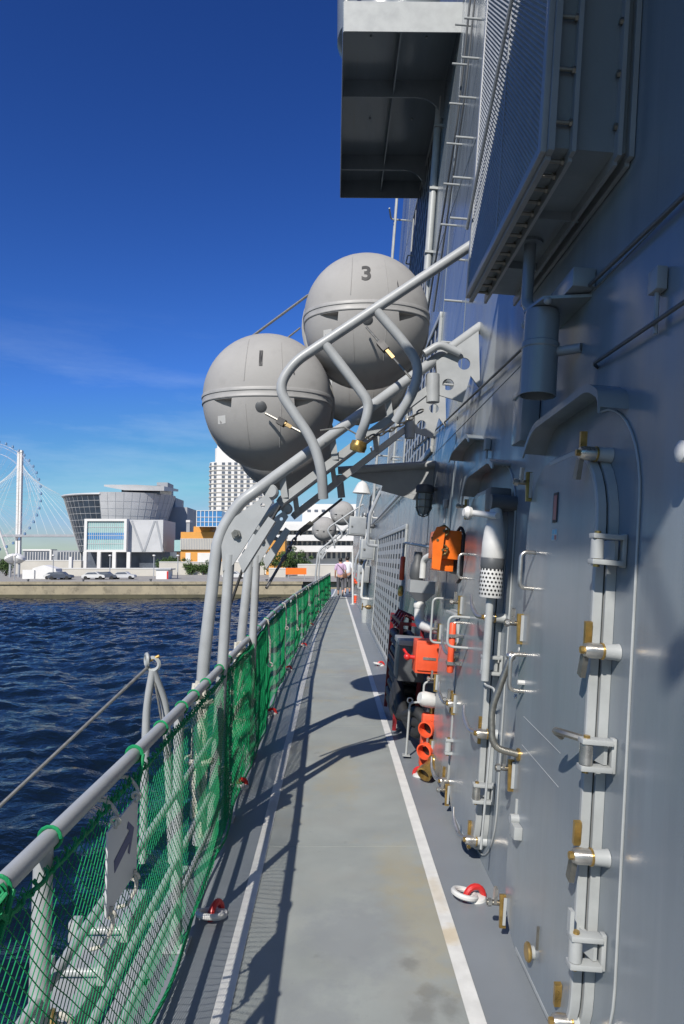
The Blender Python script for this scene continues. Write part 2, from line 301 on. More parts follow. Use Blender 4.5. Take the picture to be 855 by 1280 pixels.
    def sweep(s, poly, prof, keep=None):          # prof [(offset outward, c)] swept round polygon in the (x, y) plane
        n = len(poly); nn = len(prof); vs = []; fs = []
        for i in range(n):
            p = Vector((*poly[i], 0)); d = Vector((*poly[(i + 1) % n], 0)) - Vector((*poly[i - 1], 0)); d.normalize(); o = Vector((d.y, -d.x, 0))
            for e, c in prof: vs.append(p + o * e + Vector((0, 0, c)))
        for i in range(n):
            if keep and not keep((poly[i][0] + poly[(i + 1) % n][0]) / 2, (poly[i][1] + poly[(i + 1) % n][1]) / 2): continue
            for j in range(nn - 1): fs.append((i * nn + j, ((i + 1) % n) * nn + j, ((i + 1) % n) * nn + j + 1, i * nn + j + 1))
        return s.add(vs, fs)
    def mesh(s, name, ang=38):
        me = bpy.data.meshes.new(name); me.from_pydata(s.v, [], s.f)
        for m_ in s.mats: me.materials.append(M[m_])
        me.polygons.foreach_set('material_index', s.mi)
        bm = bmesh.new(); bm.from_mesh(me); bmesh.ops.recalc_face_normals(bm, faces=bm.faces); bm.to_mesh(me); bm.free()
        me.polygons.foreach_set('use_smooth', [True] * len(me.polygons)); me.set_sharp_from_angle(angle=R_(ang)); me.update()
        return me
    def build(s, name, parent=None, label=None, cat=None, group=None, kind=None, mx=None, ang=38):
        return link(s.mesh(name, ang), name, parent, label, cat, group, kind, mx)
def tag(o, label=None, cat=None, group=None, kind=None):
    if label: o['label'] = label
    if cat: o['category'] = cat
    if group: o['group'] = group
    if kind: o['kind'] = kind
    return o
def link(me, name, parent=None, label=None, cat=None, group=None, kind=None, mx=None):
    o = bpy.data.objects.new(name, me); C.objects.link(o)
    if parent: o.parent = parent
    if mx is not None: o.matrix_local = mx
    return tag(o, label, cat, group, kind)
def thing(name, label, cat, loc=(0, 0, 0), group=None, mx=None, parent=None):
    o = bpy.data.objects.new(name, None); C.objects.link(o); o.empty_display_size = 0.1
    if mx is not None: o.matrix_local = mx
    else: o.location = loc
    if parent: o.parent = parent
    return tag(o, label, cat, group)
def wall_mx(y, v, n=0.0): return WM @ Matrix.Translation((-y, v, n))
def copy_tree(o, parent=None, off=None):
    c = o.copy(); C.objects.link(c)
    if parent: c.parent = parent
    if off is not None: c.location = Vector(c.location) + Vector(off)
    for ch in list(o.children): copy_tree(ch, c)
    return c
def shape_mesh(splines, thick, mname, name='plate'):   # flat plate with holes: splines in (x, y); later splines inside are holes
    cu = bpy.data.curves.new(name, 'CURVE'); cu.dimensions = '2D'; cu.fill_mode = 'BOTH'; cu.extrude = thick / 2
    for pts in splines:
        sp = cu.splines.new('POLY'); sp.points.add(len(pts) - 1)
        for p, q in zip(sp.points, pts): p.co = (q[0], q[1], 0, 1)
        sp.use_cyclic_u = True
    o = bpy.data.objects.new(name, cu); C.objects.link(o)
    dg = bpy.context.evaluated_depsgraph_get(); me = bpy.data.meshes.new_from_object(o.evaluated_get(dg))
    bpy.data.objects.remove(o); me.materials.clear(); me.materials.append(M[mname]); me.name = name; return me
def text_mesh(txt, size, mname, thick=0.001):
    cu = bpy.data.curves.new('text', 'FONT'); cu.body = txt; cu.size = size; cu.extrude = thick; cu.offset = .004; cu.align_x = 'CENTER'; cu.align_y = 'CENTER'
    o = bpy.data.objects.new('text', cu); C.objects.link(o)
    dg = bpy.context.evaluated_depsgraph_get(); me = bpy.data.meshes.new_from_object(o.evaluated_get(dg))
    bpy.data.objects.remove(o); me.materials.clear(); me.materials.append(M[mname]); return me
def circ(cx, cy, r, n=20): return [(cx + r * math.cos(2 * math.pi * i / n), cy + r * math.sin(2 * math.pi * i / n)) for i in range(n)]
def interp(tab, y):
    return float(np.interp(y, [a for a, b_ in tab], [b_ for a, b_ in tab]))
RAIL = [(-3, -0.64), (3.4, -0.645), (8, -0.70), (12, -0.66), (16, -0.56), (20, -0.42), (24, -0.28), (28, -0.14), (31, -0.05)]
def rail_x(y): return interp(RAIL, y)
# ================================================================== SETTING
SEA_Z = -5.0
def build_water():
    step = 0.3; xs = np.arange(-78, 3.01, step); ys = np.arange(-6, 113.4, step)
    X, Y = np.meshgrid(xs, ys); Z = np.zeros_like(X); rng = np.random.default_rng(5)
    for i in range(70):
        lam = 0.75 * (14.0 ** (rng.random() ** 1.25)); k = 2 * math.pi / lam
        th = math.radians(248 + rng.normal(0, 34)); amp = 0.0115 * lam ** 0.52 * (0.5 + rng.random())
        ph = k * (X * math.cos(th) + Y * math.sin(th)) + rng.random() * 6.28
        s_ = np.sin(ph); Z += amp * (s_ + 0.28 * np.cos(2 * ph))
    gust = 0.75 + 0.35 * np.sin(X * 0.09 + 1.3) * np.sin(Y * 0.07 + 0.4)
    Z *= gust
    ny, nx = X.shape
    vs = np.stack([X.ravel(), Y.ravel(), SEA_Z + Z.ravel()], 1)
    idx = np.arange(ny * nx).reshape(ny, nx)
    fs = np.stack([idx[:-1, :-1].ravel(), idx[:-1, 1:].ravel(), idx[1:, 1:].ravel(), idx[1:, :-1].ravel()], 1)
    me = bpy.data.meshes.new('water'); vl = vs.tolist(); fl = fs.tolist(); n = len(vl)
    x0, x1, y0, y1 = xs[0] + 1, xs[-1] - 1, ys[0] + 1, ys[-1] - 1; B = 700; z = SEA_Z - 0.12
    def q(a, b_, c, d):
        k = len(vl); vl.extend([(a, c, z), (b_, c, z), (b_, d, z), (a, d, z)]); fl.append([k, k + 1, k + 2, k + 3])
    q(-B, x0, -B, 113); q(x1, B, -B, 125); q(x0, x1, -B, y0)
    me.from_pydata(vl, [], fl); me.materials.append(M['sea']); me.polygons.foreach_set('use_smooth', [True] * len(me.polygons))
    return link(me, 'water', kind='structure')
build_water()

# deck with its painted lines
ys = [-4 + 0.5 * i for i in range(79)]
mb = MB('margin_paint'); vs = []; fs = []
for y in ys:
    e = rail_x(y) - 0.075
    vs += [(e, y, 0), (0.95, y, 0), (0.95, y, -0.16), (e, y, -0.16)]
for i in range(len(ys) - 1):
    a, b_ = i * 4, i * 4 + 4
    fs += [(a, a + 1, b_ + 1, b_), (a + 3, a, b_, b_ + 3), (a + 2, a + 3, b_ + 3, b_ + 2)]
mb.add(vs, fs); deck = mb.build('deck', kind='structure')
LEFT = [(-4, -0.40), (10, -0.385), (18, -0.37), (22, -0.33), (26, -0.16), (30, 0.0), (35, 0.12)]
wk = MB('deck_paint'); wk.add([p for y in ys for p in ((interp(LEFT, y), y, .003), (.497, y, .003))], [(2 * i, 2 * i + 1, 2 * i + 3, 2 * i + 2) for i in range(len(ys) - 1)]); wk.build('nonskid_walkway', deck)
def stripe(name, fx, w):
    mb = MB('line_paint'); vs = []; fs = []
    for y in ys: x = fx(y); vs += [(x - w / 2, y, 0.0065), (x + w / 2, y, 0.0065)]
    fs = [(2 * i, 2 * i + 1, 2 * i + 3, 2 * i + 2) for i in range(len(ys) - 1)]
    return mb.add(vs, fs).build(name, deck)
stripe('painted_line', lambda y: interp(LEFT, y), 0.060)
stripe('painted_line', lambda y: 0.497, 0.060)
MB('line_paint').add([(0.52, 8.05, 0.004), (0.80, 8.05, 0.004), (0.80, 8.10, 0.004), (0.52, 8.10, 0.004)], [(0, 1, 2, 3)]).build('painted_line', deck)
for y in (1.2, 3.9, 6.6, 9.3, 12.0, 14.7, 17.4, 20.1):           # plate butts: fine weld ridges across the deck
    MB('deck_paint').box((interp(LEFT, y) + .035, y - 0.006, 0.0), (0.462, y + 0.006, 0.0045)).build('weld_seam', deck)
# hull side below the deck edge
mb = MB('hull_paint'); vs = []; fs = []
for y in ys:
    e = rail_x(y) - 0.075
    vs += [(e, y, -0.16), (e - 0.05, y, -2.5), (e + 0.25, y, -6.5), (6, y, -6.5)]
for i in range(len(ys) - 1):
    a, b_ = i * 4, i * 4 + 4
    for j in range(3): fs.append((a + j, a + j + 1, b_ + j + 1, b_ + j))
mb.add(vs, fs).build('hull', label='grey steel hull side of the ship below the walkway', cat='hull')

# ================================================================== SUPERSTRUCTURE
ship = thing('ship_superstructure', 'tall grey steel superstructure of a warship along the right of the walkway', 'superstructure', mx=WM)
def L(y, v, n=0.0): return Vector((-y, v, n))
def wbox(mb, y0, y1, v0, v1, n0, n1, ch=0.0): return mb.box((-y0, v0, n0), (-y1, v1, n1), ch)
MB('hull_paint').box((4.5, -0.2, -5), (-14.6, 12.5, 0)).build('wall', ship)
MB('hull_paint').box((-14.604, -0.2, -5), (-34, 5.0, -0.006)).build('wall', ship)
# weld seams and plate edges
for y in (1.32, 5.42, 6.72, 10.1, 12.6):
    wbox(MB('hull_paint'), y, y + 0.012, 0.0, 12.4, 0.0, 0.0035).build('weld_seam', ship)
for v in (2.62, 5.1, 7.55):
    wbox(MB('hull_paint'), -4, 14.5, v, v + 0.012, 0.0, 0.0035).build('weld_seam', ship)
# flat stiffener plate with bright edge seen by the rafts, and slanting cable runs
def wpipe(pts, r, m='grey_paint', name='pipe', n=8, parent=ship, fil=0.0):
    p = [L(*q) for q in pts]
    if fil: p = fillet(p, fil)
    return MB(m).tube(p, r, n).build(name, parent)
wpipe([(0.6, 2.54, .025), (5.95, 2.80, .025), (8.4, 2.95, .025)], 0.0075, 'dark_grey', 'cable')
wpipe([(0.9, 2.26, .03), (2.40, 2.30, .03), (2.44, 2.30, .0)], 0.0065, 'dark_grey', 'cable', fil=0.03)
wpipe([(5.75, 8.4, .03), (6.5, 5.9, .03), (8.0, 4.4, .03), (8.3, 3.6, .03)], 0.011, 'dark_grey', 'cable', fil=.2)
wpipe([(5.45, 8.4, .03), (6.1, 5.9, .03), (7.3, 4.3, .03)], 0.009, 'dark_grey', 'cable', fil=.2)
wpipe([(8.08, 7.3, .05), (8.08, 5.1, .05)], 0.045, 'pale_paint', 'pipe', n=14)
for v in (5.3, 6.1, 6.9):
    wbox(MB('pale_paint'), 8.02, 8.14, v, v + .03, 0, .1).build('pipe_clamp', ship)
wpipe([(15.5, 3.2, .05), (18, 3.2, .05), (18.2, 3.0, .05), (18.2, 1.2, .05)], .03, 'grey_paint', 'pipe', fil=.1)
wpipe([(16.8, 4.4, .05), (16.8, 2.2, .05)], .025, 'pale_paint')
wpipe([(9.2, 2.5, .04), (14.4, 2.42, .04), (17, 2.42, .04)], .02, 'grey_paint')
# rungs of the wall ladder
for y, va, n_, dv in ((5.62, 3.05, 16, .36), (6.25, 4.75, 9, .40)):
    for i in range(n_):
        v = va + dv * i; MB('pale_paint').cyl(L(y, v, 0), L(y, v, .15), .010, 8).build('step_peg', ship)
for i in range(11):
    v = 3.2 + 0.33 * i; y = 10.9
    MB('pale_paint').tube(fillet([L(y - .16, v, 0), L(y - .16, v, .1), L(y + .16, v, .1), L(y + .16, v, 0)], .03, 3), .011, 8).build('rung', ship)
for dy in (-.1, .14): wpipe([(13.2 + dy, 2.7, .22), (13.2 + dy, 9.5, .22)], .022, 'pale_paint', 'stanchion')
for v in (3.6, 4.8, 6.0, 7.2, 8.4): wpipe([(13.3, v, 0), (13.3, v, .30), (13.1, v + .12, .36)], .018, 'pale_paint', 'bracket', fil=.05)
# air-intake gratings: frame, upright bars, cross bars
def grating(y0, y1, v0, v1, cols, rows, n0=0.012, bw=.05, bh=.05, depth=.007, fm='pale_paint', bm_='grey_paint'):
    g = wbox(MB('black'), y0 + .01, y1 - .01, v0 + .01, v1 - .01, 0.003, n0).build('grating', ship, label='pierced metal intake grating set in the grey wall')  # black sheet stands in for the unlit intake behind the bars
    fr = MB(fm); w = .06; n1 = n0 + depth + .012
    wbox(fr, y0, y1, v0, v0 + w, .002, n1, .006); wbox(fr, y0, y1, v1 - w, v1, .002, n1, .006)
    wbox(fr, y0, y0 + w, v0 + w, v1 - w, .002, n1 - .002); wbox(fr, y1 - w, y1, v0 + w, v1 - w, .002, n1 - .002)
    fr.build('frame', g)
    hx = (y1 - y0 - 2 * w) / cols; hv = (v1 - v0 - 2 * w) / rows
    me = wbox(MB(bm_), -bw / 2, bw / 2, 0, v1 - v0 - 2 * w, 0, depth).mesh('bar')
    for i in range(1, cols): link(me, 'upright_bar', g, mx=Matrix.Translation((-(y0 + w + hx * i), v0 + w, n0)))
    mh = wbox(MB(bm_), 0, y1 - y0 - 2 * w, -bh / 2, bh / 2, 0, depth - .004).mesh('bar')
    for i in range(1, rows): link(mh, 'cross_bar', g, mx=Matrix.Translation((-(y0 + w), v0 + w + hv * i, n0)))
    return g
grating(8.6, 13.9, 0.10, 2.03, 12, 13, bw=.13, bh=.07)
grating(6.75, 9.7, 2.66, 4.1, 9, 8, bw=.06, bh=.04)
grating(8.22, 11.2, 4.5, 7.4, 10, 9, bw=.05, bh=.035)
grating(11.6, 13.0, 2.9, 4.7, 6, 10, bw=.06, bh=.05)

# bridge wing standing out from the wall overhead
WZ = 7.2
pn, pf = at_z(430, 40, WZ), at_z(427.5, 247, WZ)
wing = thing('bridge_wing', None, None, parent=ship); wing.matrix_local = WM.inverted(); wing['label'] = 'overhanging bridge wing with dark ribbed underside and pale front edge'
xw = WX + WT * WZ
x0 = pn.x; y0, y1 = pn.y, pf.y
MB('hull_paint').box((x0, y0, WZ + .28), (xw + .35, y1, WZ + .33)).build('platform', wing)  # wing underside in darker paint, deepening the shade beneath it
fas = MB('pale_paint'); fas.box((x0, y0 - .012, WZ), (xw + .30, y0, WZ + .34)); fas.build('fascia', wing)
MB('hull_paint').box((x0 - .012, y0, WZ), (x0, y1, WZ + .34)).build('side_plate', wing)
MB('hull_paint').box((x0, y1, WZ), (xw + .3, y1 + .012, WZ + .34)).build('end_plate', wing)
for yy in (y0 + (y1 - y0) * .33, y0 + (y1 - y0) * .80):
    n = 8; poly = [(x0, .279), (x0, .06)] + [(xw - .35 + .30 * math.sin(R_(90 * i / n)), -.19 + .25 * math.cos(R_(90 * i / n)) ) for i in range(n + 1)] + [(xw + .0, -.22), (xw + .2, .279)]
    MB('hull_paint').prism(poly, 0, .02, lambda a, b_, c, yy=yy: Vector((a, yy + c, WZ + b_))).build('web', wing)
for f in (.5,):
    MB('hull_paint').box((x0 + (xw - x0) * f - .008, y0, WZ + .10), (x0 + (xw - x0) * f + .008, y1, WZ + .279)).build('stiffener', wing)
for fx, fy in ((.25, .12), (.75, .12), (.3, .55), (.75, .55), (.3, .9), (.8, .9)):
    p = Vector((x0 + (xw - x0) * fx, y0 + (y1 - y0) * fy, WZ + .279)); MB('pale_paint').cyl(p, p - Vector((0, 0, .015)), .014, 10).build('drain', wing)
MB('pale_paint').cyl((x0 + .03, y0 + .05, WZ + .33), (x0 + .03, y0 + .05, WZ + 1.5), .028).build('stanchion', wing)
MB('hull_paint').lathe([(.30, 0), (.52, .05), (.62, .16), (.62, .7)], (x0 + .55, y0 + .9, WZ + .42), n=28).build('sponson', wing)
# signal platform over the near walkway (above and behind the photographer), throwing the shade on the upper wall
MB('davit_paint').box((-0.52, -1.28, 4.72), (1.3, 1.77, 4.84)).build('platform', wing)

fl_ = MB('davit_paint'); fl_.box((-.478, -1.455, 4.35), (-.425, -1.395, 4.44), .01); fl_.build('shadow_block', wing)  # unseen block added to cast a small shadow patch on the near wall
MB('davit_paint').tube([(-.45, -1.41, 4.43), (-.45, -1.26, 4.68), (-.45, -1.22, 4.73)], .008, 8).build('shadow_block_arm', wing)  # rod holding the added shadow caster to the platform
# ------------------------------------------------------------------ watertight doors
def horn(mb, y, v, n, s=1.0):
    mb.use('steel').tube(fillet([L(y, v, n), L(y + .06 * s, v - .005, n + .03), L(y + .13 * s, v + .05, n + .05), L(y + .17 * s, v + .10, n + .045)], .06), [.013, .013, .013, .013, .012, .012, .012, .012, .011, .010, .009, .008, .007, .006][:14], 8)
def make_door(y0, variant, label, w=.80, v1=1.985):
    v0 = .05; r = .27 if v1 > 1.5 else .20
    panel = MB('door_paint').prism([(-y0 - x, y) for x, y in rrect(0, w, v0, v1, r, 7, .20)], .036, .066).build('watertight_door', ship, label=label)
    ol = [(-y0 - w + x, y) for x, y in rrect(0, w, v0, v1, r, 7, .20)]
    near_ = lambda a, b_: a > -y0 - w * .55
    mb = MB('pale_paint'); mb.sweep(ol, [(-.01, .001), (.012, .001), (.012, .031), (-.012, .031)]); mb.build('coaming', panel)
    MB('pale_paint').sweep(ol, [(.0, .037), (.004, .039), (.004, .064), (.0, .0672), (-.014, .0672), (-.016, .0655)], near_).build('edge_strip', panel)  # pale on the near side only: sunlit edge put into the paint
    MB('black').sweep(ol, [(-.006, .030), (-.006, .038)]).build('gasket', panel)
    mb = MB('pale_paint'); b_ = [Vector((x, y, .004)) for x, y in [(-y0 - w - .1 + x, y) for x, y in rrect(0, w + .26, .03, v1 + .135, .34, 9)]]
    b_ = [p for p in b_ if p.x > -y0 - w * .5]; b_.sort(key=lambda p: math.atan2(p.y - (v1 + .1) / 2, p.x + y0 + w * .5)); mb.tube(b_, .0042, 6).build('weld_bead', panel)
    # clevis hinges on the near edge
    for i, v in enumerate((1.625, 1.0, .425) if variant == 'near' else (1.05, .41) if v1 > 1.5 else (.41,)):
        y = y0 - .075; mb = MB('pale_paint')
        wbox(mb, y - .012, y + .012, v - .052, v + .052, .002, .016, .003)
        for s_ in (-1, 1): wbox(mb, y - .026, y + .018, v + s_ * .040 - .008, v + s_ * .040 + .008, .016, .112, .003)
        mb.use('steel' if i == 1 else 'pale_paint').cyl(L(y - .004, v - .030, .092), L(y - .004, v + .030, .092), .020, 14)
        mb.use('brass').cyl(L(y - .004, v - .056, .092), L(y - .004, v + .056, .092), .010, 10)
        mb.use('pale_paint')  .obox(L(y, v, .03), L(y + .12, v, .062), .06, .012, (0, 0, 1))
        if i == 1 and variant == 'near':
            mb.use('dull_steel').tube(fillet([L(y + .02, v + .04, .10), L(y + .06, v + .045, .15), L(y + .12, v + .035, .15), L(y + .13, v + .015, .12)], .04), .012, 8)
        if i == 2: wbox(mb.use('pale_paint'), y - .005, y + .02, v + .045, v + .11, .10, .112)
        mb.build('hinge', panel)
    # dogs on the near edge
    for i, v in enumerate((1.95, 1.31, .69, .15) if variant == 'near' else (1.29, .70, .135) if v1 > 1.5 else (.98, .67, .16)):
        y = y0 - .06 + (.14 if v > 1.9 else (.09 if v < .2 else 0)); mb = MB('pale_paint')
        mb.lathe([(.027, .001), (.025, .010), (.0235, .048)], L(y, v, 0), (0, 0, 1), 18)
        mb.use('brass').cyl(L(y, v, .05), L(y, v, .056), .0265, 18)
        mb.use('steel').lathe([(.0235, 0), (.0245, .038), (.020, .052)], L(y, v, .056), (0, 0, 1), 18)
        mb.use('brass').lathe([(.012, 0), (.012, .012)], L(y, v, .108), (0, 0, 1), 6)
        if variant == 'near':
            mb.use('brass'); mb.obox(L(y + .065, v + .01, .074), L(y + .05, v + .085, .080), .016, .022, (0, 0, 1))
            mb.use('dull_steel').obox(L(y + .02, v - .02, .098), L(y + .035, v - .085, .10), .032, .016, (0, 0, 1))
        else:
            mb.use('brass').obox(L(y + .075, v - .07, .072), L(y + .075, v + .07, .072), .016, .02, (0, 0, 1))
            horn(mb, y, v, .10)
        mb.build('dog', panel)
    # wedge dogs on the far edge
    for i, v in enumerate((1.92, 1.30, .68, .12) if v1 > 1.5 else (1.05, .68, .20)):
        y = y0 + w - .025; mb = MB('brass')
        mb.obox(L(y, v - .075, .075), L(y + .01, v + .055, .078), .014, .026, (0, 0, 1))
        wbox(mb.use('pale_paint'), y - .013, y - .008, v - .06, v + .05, .066, .078)
        mb.use('dull_steel').cyl(L(y + .03, v + .01, .06), L(y + .03, v + .01, .14), .011, 10)
        mb.use('steel').lathe([(.017, 0), (.017, .016)], L(y + .03, v + .01, .12), (0, 0, 1), 6)
        mb.obox(L(y + .03, v + .01, .105), L(y + .02, v + .075, .105), .026, .014, (0, 0, 1))
        mb.build('dog', panel)
    # grab handles and latch lever
    if v1 < 1.5: return panel
    mb = MB('steel')
    mb.tube(fillet([L(y0 + .655, 1.62, .066), L(y0 + .655, 1.62, .125), L(y0 + .655, 1.47, .125), L(y0 + .655, 1.47, .066)], .03), .0085, 10).build('handle', panel)
    MB('steel').tube(fillet([L(y0 + .70, 1.19, .066), L(y0 + .70, 1.19, .13), L(y0 + .70, 1.04, .13), L(y0 + .70, 1.04, .066)], .03), .0085, 10).build('handle', panel)
    if variant == 'near':
        mb = MB('dull_steel'); mb.tube(fillet([L(y0 + .745, 1.165, .12), L(y0 + .755, .94, .185), L(y0 + .735, .79, .175), L(y0 + .715, .775, .06)], .05), .0145, 12)
        mb.use('steel').ball(L(y0 + .745, 1.175, .118), .021, 8); mb.use('brass').cyl(L(y0 + .715, .775, .06), L(y0 + .715, .775, .074), .026, 14)
        mb.build('lever', panel)
        for py, pv in ((.88, 1.19), (.84, 1.19), (.80, 1.185), (.90, .98), (.84, .95), (.70, 1.075)):
            mb = MB('white'); mb.cyl(L(y0 + py, pv, .0), L(y0 + py, pv, .05 if py > .75 else .095), .010, 8); mb.build('stud', panel)
        mb = MB('pale_paint'); wbox(mb, y0 + .60, y0 + .67, .47, .52, .066, .10, .004); wbox(mb, y0 + .69, y0 + .70, .47, .60, .066, .075); mb.cyl(L(y0 + .67, .53, .066), L(y0 + .67, .53, .10), .018); mb.build('catch', panel)
        mb = MB('brass'); mb.lathe([(.032, .0), (.034, .006), (.030, .012)], L(y0 + .38, .165, .0815), (0, 0, 1), 20); mb.use('pale_paint').cyl(L(y0 + .38, .165, .066), L(y0 + .38, .165, .0815), .022); mb.build('plug', panel)
        mb = MB('dull_steel'); wbox(mb, y0 + .33, y0 + .335, .20, .28, .066, .075); mb.build('hook', panel)
        # narrow warning plates
        mb = MB('ink'); wbox(mb, y0 + .40, y0 + .448, 1.735, 1.85, .066, .070); mb.use('label_red'); wbox(mb, y0 + .406, y0 + .442, 1.745, 1.84, .070, .0706); mb.build('warning_plate', panel)
        mb = MB('white'); wbox(mb, y0 + .39, y0 + .45, 1.665, 1.71, .066, .0675); mb.use('label_cyan')
        wbox(mb, y0 + .424, y0 + .446, 1.689, 1.707, .0675, .0682); wbox(mb, y0 + .424, y0 + .446, 1.668, 1.686, .0675, .0682); wbox(mb, y0 + .394, y0 + .418, 1.689, 1.707, .0675, .0682); mb.use('label_red'); wbox(mb, y0 + .394, y0 + .418, 1.668, 1.686, .0675, .0682); mb.build('sticker', panel)
        # outline of a lifted nameplate: two thin slanting weld lines with dots
        for dv in (0, -.115):
            MB('pale_paint').tube([L(y0 + .68, .94 + dv, .0665), L(y0 + .22, .92 + dv, .0665)], .0014, 5).build('scribe_line', panel)
    return panel
doorA = make_door(2.19, 'near', 'large watertight door nearest the camera with long bent lever and warning plates')
doorB = make_door(3.60, 'mid', 'second watertight door from the camera, behind the perforated hose nozzle')
doorC = make_door(4.45, 'mid', 'low watertight hatch beside the red hydrant, below the orange box', .70, 1.22)
def drip(y0, y1, v, drop0, drop1, name='drip_rail', depth=.10):
    pts = fillet([L(y1, v - drop1, 0), L(y1 - .12, v - .02, 0), L(y0 + .10, v, 0), L(y0, v - .05, 0), L(y0 - .01, v - drop0, 0)], .12)
    mb = MB('hull_paint'); vs = []; fs = []
    for p in pts:
        for c, e in ((0, 0), (depth, 0), (depth, -.028), (depth - .008, -.028), (depth - .008, -.008), (0, -.008)): vs.append((p.x, p.y + e, c))
    for i in range(len(pts) - 1):
        for j in range(6): fs.append((i * 6 + j, i * 6 + (j + 1) % 6, (i + 1) * 6 + (j + 1) % 6, (i + 1) * 6 + j))
    fs += [tuple(range(6)), tuple(range((len(pts) - 1) * 6, len(pts) * 6))]
    return mb.add(vs, fs).build(name, ship)
drip(2.16, 3.02, 2.19, .10, .12); drip(3.62, 4.46, 2.15, .04, .14); drip(4.35, 5.1, 2.42, .05, .08)
# small knob at the frame edge, and a round lifting boss low on the wall
MB('white').lathe([(.020, 0), (.020, .03), (.028, .035), (.028, .055), (.015, .062)], L(1.70, 1.87, 0), (0, 0, 1), 18).build('boss', ship)
# ================================================================== THINGS ON THE WALL
# air-intake housing with mesh front
def vent_box():
    y0, y1, v0, v1, p = 2.24, 3.52, 2.99, 4.75, .285
    t = thing('vent_housing', 'big box-shaped vent housing with mesh front bolted high on wall', 'vent', mx=WM)
    mb = MB('hull_paint'); wbox(mb, y0, y0 + .012, v0, v1, .003, p); wbox(mb, y1 - .012, y1, v0, v1, .003, p); wbox(mb, y0 + .012, y1 - .012, v1 - .012, v1, .003, p)
    wbox(mb, y0 + .012, y1 - .012, v0, v0 + .012, .003, p); mb.build('casing', t)
    wbox(MB('black'), y0 + .014, y1 - .014, v0 + .014, v1 - .014, .05, .06).build('filter', t)  # black sheet standing in for the shaded inside of the housing
    # flanges round the near face and underside
    fl = MB('grey_paint')
    for n0, n1 in ((.003, .02), (.045, .060), (p - .085, p - .07), (p - .012, p + .010)):
        wbox(fl, y0 - .035, y0, v0 - .03, v1, n0, n1); wbox(fl, y0 - .0005, y1 + .03, v0 - .045, v0 - .0005, n0 + .0008, n1 - .0008)
    fl.build('flange', t)
    for i in range(14):
        y = y0 + .05 + i * (y1 - y0 - .1) / 13; mb = MB('dull_steel')
        mb.cyl(L(y, v0 - .018, p - .07), L(y, v0 - .018, p - .012), .0075, 8); mb.lathe([(.013, 0), (.013, .01)], L(y, v0 - .018, p - .07), (0, 0, 1), 6); mb.build('bolt', t)
    for i in range(9):
        for nn in (p - .07, .060):
            v = v0 + .08 + i * .19; mb = MB('dull_steel'); s_ = 1 if nn > .1 else -1
            mb.cyl(L(y0 - .018, v, nn), L(y0 - .018, v, nn + (.058 if nn > .1 else .012)), .0075, 8); mb.lathe([(.013, 0), (.013, .01)], L(y0 - .018, v, nn), (0, 0, 1), 6); mb.build('bolt', t)
    for y in (2.65, 3.12): wbox(MB('hull_paint'), y, y + .01, v0 - .035, v0, .03, p - .09).build('stiffener', t)
    # front frame
    fr = MB('grey_paint'); e = p + .010; e2 = p + .032
    wbox(fr, y0 - .02, y0 + .02, v0 - .03, v1, e, e2, .004); wbox(fr, y1 - .02, y1 + .02, v0 - .03, v1, e, e2, .004)
    wbox(fr, y0 + .02, y1 - .02, v0 - .03, v0 + .01, e, e2 - .001, .004); wbox(fr, 2.87, 2.885, v0 + .01, v1, e, e2 - .002)
    fr.build('frame', t)
    # wire cloth
    mb = MB('grey_paint'); g = .024; r = .0045; vs = []; fs = []
    ya, yb, va, vb = y0 + .02, y1 - .02, v0 + .01, v1 - .01
    def strand(a, b_, off):
        p0, p1 = L(a[0], a[1], e + .010 + off), L(b_[0], b_[1], e + .010 + off); d = (p1 - p0).normalized(); q = Vector((d.y, -d.x, 0)); k = len(vs)
        for pt in (p0, p1): vs.extend([pt + q * r, pt + Vector((0, 0, r)), pt - q * r, pt - Vector((0, 0, r))])
        for j in range(4): fs.append((k + j, k + (j + 1) % 4, k + 4 + (j + 1) % 4, k + 4 + j))
    W, H = yb - ya, vb - va; nn = int((W + H) / g)
    for i in range(1, nn):
        s_ = i * g
        a = (ya + min(s_, W), va + max(0, s_ - W)); b_ = (ya + max(0, s_ - H), va + min(s_, H)); strand(a, b_, 0)
        a = (yb - min(s_, W), va + max(0, s_ - W)); b_ = (yb - max(0, s_ - H), va + min(s_, H)); strand(a, b_, .004)
    mb.add(vs, fs).build('wire_mesh', t)
    # drain pipe leaving the underside
    MB('hull_paint').tube(fillet([L(2.92, v0 - .0, .15), L(2.92, 2.70, .15), L(2.86, 2.66, .12), L(2.76, 2.66, .05)], .06), .026, 14).build('drain_pipe', t)
    MB('hull_paint').lathe([(.055, 0), (.055, .012)], L(2.92, v0 - .013, .15), (0, 1, 0), 18).build('pipe_flange', t)
    wpipe([(2.40, v0 + 1.3, p + .05), (3.54, v0 + .35, p + .05)], .009, 'grey_paint', 'stay', parent=t)
vent_box()

